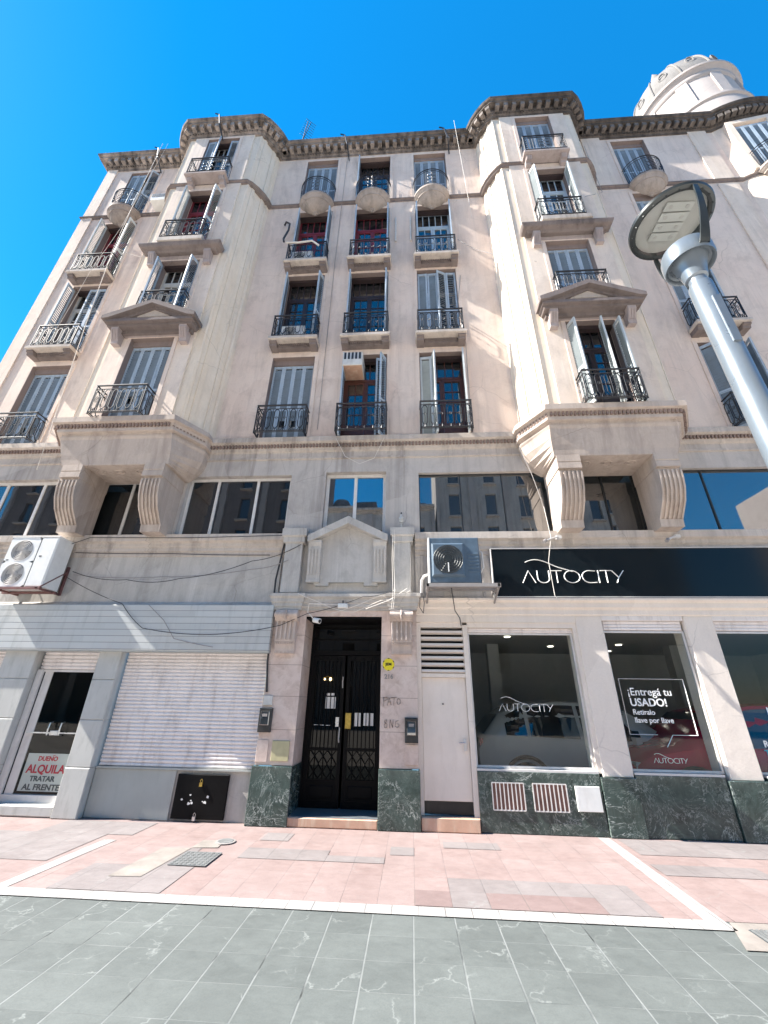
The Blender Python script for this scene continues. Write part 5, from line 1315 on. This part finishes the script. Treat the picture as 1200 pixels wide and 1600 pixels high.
# ------------------------------------------------------------------ street lamp
LX, LY = 1.73, -5.45
SL = thing('street_lamp', 'grey street lamp post with a flat round head close to the camera', 'street lamp', (LX, LY, 0))
m = MB().lathe([(.12, .0), (.12, .02), (.085, .04), (.08, .35), (.068, .40), (.062, .45), (.060, 3.84), (.057, 3.86), (.046, 3.865), (.045, 3.93)], seg=28); m.build('pole', 'lamp', SL, True)
m = MB(); m.box(-.022, .02, -.066, -.055, 3.35, 3.70); m.build('door_plate', 'lamp', SL)
m = MB().lathe([(.045, 3.91), (.058, 3.92), (.066, 3.97), (.084, 4.035), (.100, 4.07), (.113, 4.065), (.122, 4.045), (.130, 4.04), (.134, 4.06), (.134, 4.13), (.125, 4.165), (.06, 4.19), (.0, 4.195)], seg=36); m.build('bowl', 'lamp', SL, True)
DZ_ = 4.47; DRr = .236
m = MB().lathe([(DRr - .034, DZ_ - .012), (DRr - .018, DZ_ - .016), (DRr, DZ_ - .006), (DRr + .004, DZ_ + .012), (DRr - .01, DZ_ + .03), (.10, DZ_ + .06), (.0, DZ_ + .065)], seg=48)
for i in range(20):
    q = 2 * PI * i / 20; m.lathe([(0, -.005), (.006, -.005), (.006, .002)], ((DRr - .018) * math.cos(q), (DRr - .018) * math.sin(q), DZ_ - .016), 6)
ring = m.build('lamp_ring', 'lampdark', SL, True)
m = MB().lathe([(DRr - .033, DZ_ - .010), (.0, DZ_ - .010)], seg=40); m.build('lamp_glass', 'lampglass', SL)
m = MB().lathe([(.0, DZ_ + .030), (DRr - .034, DZ_ + .022), (DRr - .034, DZ_ + .028)], seg=40); m.build('reflector', 'reflector', SL)
m = MB()
for k in range(4):
    y = -.10 + .062 * k
    m.box(-.085, .085, y - .026, y + .026, DZ_ + .008, DZ_ + .016)
m.build('led_module', 'led', SL)
m = MB()
for k in range(4):
    y = -.10 + .062 * k
    for x in (-.05, .05): m.lathe([(0, 0), (.012, 0), (.012, .004)], (x, y, DZ_ + .004), 10)
m.build('led_lens', 'reflector', SL)
for a in (272, 84):
    m = MB(); c, s = math.cos(R(a)), math.sin(R(a)); P = []
    for t in [i / 12 for i in range(13)]:
        rr = .128 + (DRr - .010 - .128) * math.sin(PI / 2 * t) ; z = 4.06 + (DZ_ - .014 - 4.06) * (t ** 1.2)
        P.append((rr, z, .013 + .016 * (1 - t)))
    for (r0, z0, w0), (r1, z1, w1) in zip(P[:-1], P[1:]):
        th = .010
        q = []
        for r_, z, w_ in ((r0, z0, w0), (r1, z1, w1)):
            for dr, dw in ((0, -w_), (0, w_), (th, w_), (th, -w_)): q.append((c * (r_ + dr) - s * dw, s * (r_ + dr) + c * dw, z))
        n = len(m.v); m.v += q
        for f in ((0, 1, 5, 4), (1, 2, 6, 5), (2, 3, 7, 6), (3, 0, 4, 7)): m.f.append(tuple(n + i for i in f))
    m.build('arm', 'lampdark', SL)  # dark ring paint stands in for the shaded faces of the arms

# ------------------------------------------------------------------ cars in the show room
def car(label, loc, rz, paint, name):
    C_ = thing(name, label, 'car', loc, rz=rz)
    # stations: x, zbottom, zbelt, zroof, half widths at sill, belt, roof
    st = [(-2.15, .42, .62, .66, .60, .62, .55), (-2.12, .34, .85, .92, .80, .80, .66), (-1.95, .26, 1.0, 1.12, .87, .86, .70), (-1.70, .24, 1.03, 1.42, .90, .88, .68), (-1.30, .22, 1.02, 1.60, .91, .90, .68), (-.6, .22, 1.0, 1.66, .91, .91, .69), (.1, .22, .98, 1.64, .91, .91, .68), (.65, .22, .97, 1.52, .91, .90, .68), (1.15, .22, .98, 1.16, .91, .89, .74), (1.40, .23, .96, 1.02, .90, .87, .74), (1.90, .26, .86, .92, .86, .82, .66), (2.12, .32, .70, .76, .74, .72, .55), (2.18, .42, .58, .60, .60, .60, .45)]
    m = MB()
    def ring_(q):
        x, a, b, c, w1, w2, w3 = q
        hf = [(w1 * .92, a), (w1, a + .12), (w1 * 1.01, (a + b) / 2), (w2, b), (w2 - (w2 - w3) * .55, b + (c - b) * .6), (w3, c - .05 * (c - b)), (w3 * .75, c)]
        return [(x, y, z) for y, z in hf] + [(x, -y, z) for y, z in reversed(hf)]
    for q in st: m.v += ring_(q)
    k = 14
    for i in range(len(st) - 1):
        for j in range(k): m.f.append((i * k + j, i * k + (j + 1) % k, (i + 1) * k + (j + 1) % k, (i + 1) * k + j))
    m.f.append(tuple(range(k))); m.f.append(tuple((len(st) - 1) * k + j for j in reversed(range(k))))
    m.build('body', paint, C_, True)
    g_ = MB()
    for s in (-1, 1):
        for xa, xb in ((-1.62, -1.25), (-1.18, -.32), (-.25, .75)):
            def pt(x, t):
                for q0, q1 in zip(st[:-1], st[1:]):
                    if q0[0] <= x <= q1[0]:
                        u = (x - q0[0]) / (q1[0] - q0[0]); q = [a_ + (b_ - a_) * u for a_, b_ in zip(q0, q1)]; break
                b, c, w2, w3 = q[2], q[3], q[5], q[6]; t2 = max(0, t)
                y = w2 + (w3 - w2) * min(1, t2 * .92) + .012
                return (x, s * y, b + .04 + (c - b - .12) * t2)
            n = 5
            for i in range(n):
                x0, x1 = xa + (xb - xa) * i / n, xa + (xb - xa) * (i + 1) / n
                g_.quad(pt(x0, 0), pt(x1, 0), pt(x1, 1), pt(x0, 1))
    g_.poly([(.70, .60, 1.50), (.70, -.60, 1.50), (1.20, -.70, 1.08), (1.20, .70, 1.08)]); g_.poly([(-1.72, .58, 1.40), (-2.0, .66, 1.08), (-2.0, -.66, 1.08), (-1.72, -.58, 1.40)])
    g_.build('car_window', 'glass', C_)
    for x in (-1.32, 1.32):
        for s in (-1, 1):
            t_ = MB().lathe([(.22, -.10), (.31, -.10), (.335, -.06), (.335, .06), (.31, .10), (.22, .10)], seg=24).mesh('wheel', 'rubber', True); t_.transform(Matrix.Rotation(R(90), 4, 'X'))
            wh = put('wheel', t_, C_, (x, s * .84, .335))
            r_ = MB().lathe([(0, .06), (.05, .07), (.20, .04), (.225, .09), (.225, -.09)], seg=20)
            r_ = r_.mesh('rim', 'steel', True); r_.transform(Matrix.Rotation(R(90 * s), 4, 'X') if 0 else Matrix.Rotation(R(90 if s < 0 else -90), 4, 'X')); put('rim', r_, wh)
            m = MB().tube([(x + .40 * math.cos(R(a)), s * .915, .335 + .40 * math.sin(R(a))) for a in range(-8, 189, 14)], .035, 6); m.build('wheel_arch', 'rubber', C_)
    for s in (-1, 1):
        MB().obox((-2.07, s * .66, .93), (.03, 0, 0), (0, .14, 0), (0, 0, .07)).build('tail_light', 'carred', C_); MB().obox((2.06, s * .60, .72), (.04, 0, 0), (0, .14, 0), (0, 0, .06)).build('headlight', 'alum', C_)
        MB().obox((.62, s * .98, 1.02), (.05, 0, 0), (0, .09, 0), (0, 0, .06)).build('wing_mirror', paint, C_)
    return C_
car('white car seen dimly through the wide shop window', (3.35, 2.3, .06), 0, 'carwhite', 'parked_car')
car('dark red car seen through the shop window with the speech box', (5.6, 1.25, .06), PI, 'carred', 'parked_car')

# ------------------------------------------------------------------ houses across the street (seen mirrored in the glass)
def opposite(label, x0, x1, h, mat, y=-27.0, n=None, step=False):
    o = thing('opposite_building', label, 'building', ((x0 + x1) / 2, y, 0), 'houses across the street'); hw = (x1 - x0) / 2
    m = MB(); n = n or max(2, int((x1 - x0) / 2.4)); floors = int(h / 3.3)
    hs = []
    for i in range(n):
        for f in range(floors):
            cx = -hw + 2 * hw * (i + .5) / n; hs.append((cx - .5, cx + .5, .6 + f * 3.3, 2.9 + f * 3.3))
    m.wall(-hw, hw, 0, h, 0, hs, .25)
    m.v = [(-x, -yy, z) for x, yy, z in m.v]
    m.box(-hw, hw, -8, -.3, 0, h - .002); m.build('wall', mat, o)
    p = MB()
    for a, b, c, d in hs: p.box(-b, -a, -.24, -.22, c, d)
    p.build('window_panes', 'glass', o)
    for i in range(n + 1):
        xx = -hw + 2 * hw * i / n; MB().box(max(-hw, xx - .28), min(hw, xx + .28), .002, .22, 0, h - .52).build('pilaster', 'drum', o)
    c = MB().sweep([(hw, 0), (-hw, 0)], [(0, h - .5), (.2, h - .4), (.2, h - .25), (.45, h - .2), (.45, h), (0, h + .1)]); c.build('cornice', 'ledge', o)
    b = MB()
    for a, bb, cc, dd in hs: b.box(-bb - .1, -a + .1, .0, .35, cc - .12, cc)
    b.build('balcony_ledge', 'ledge', o)
    if h < 20: MB().box(-1.5, .5, -4, -1.0, h, h + 1.3).build('roof_block', 'hood', o); MB().lathe([(1.0, 0), (1.0, 1.0), (.7, 1.6), (0, 1.8)], (-3.6, -2, h), 16).build('water_tank', 'hood', o); MB().box(2.6, 5.0, -4, -1, h, h + .8).build('roof_block', 'hood', o)
    return o
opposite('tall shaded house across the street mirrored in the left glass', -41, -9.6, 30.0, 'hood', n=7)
opposite('lower house across the street mirrored over the doorway', -9.5, 2.0, 18.2, 'grey')
opposite('pale house across the street mirrored in the right show windows', 2.2, 22.5, 27.0, 'grey', n=6)
opposite('low house across the street mirrored at the right edge', 36, 60, 22, 'drum')
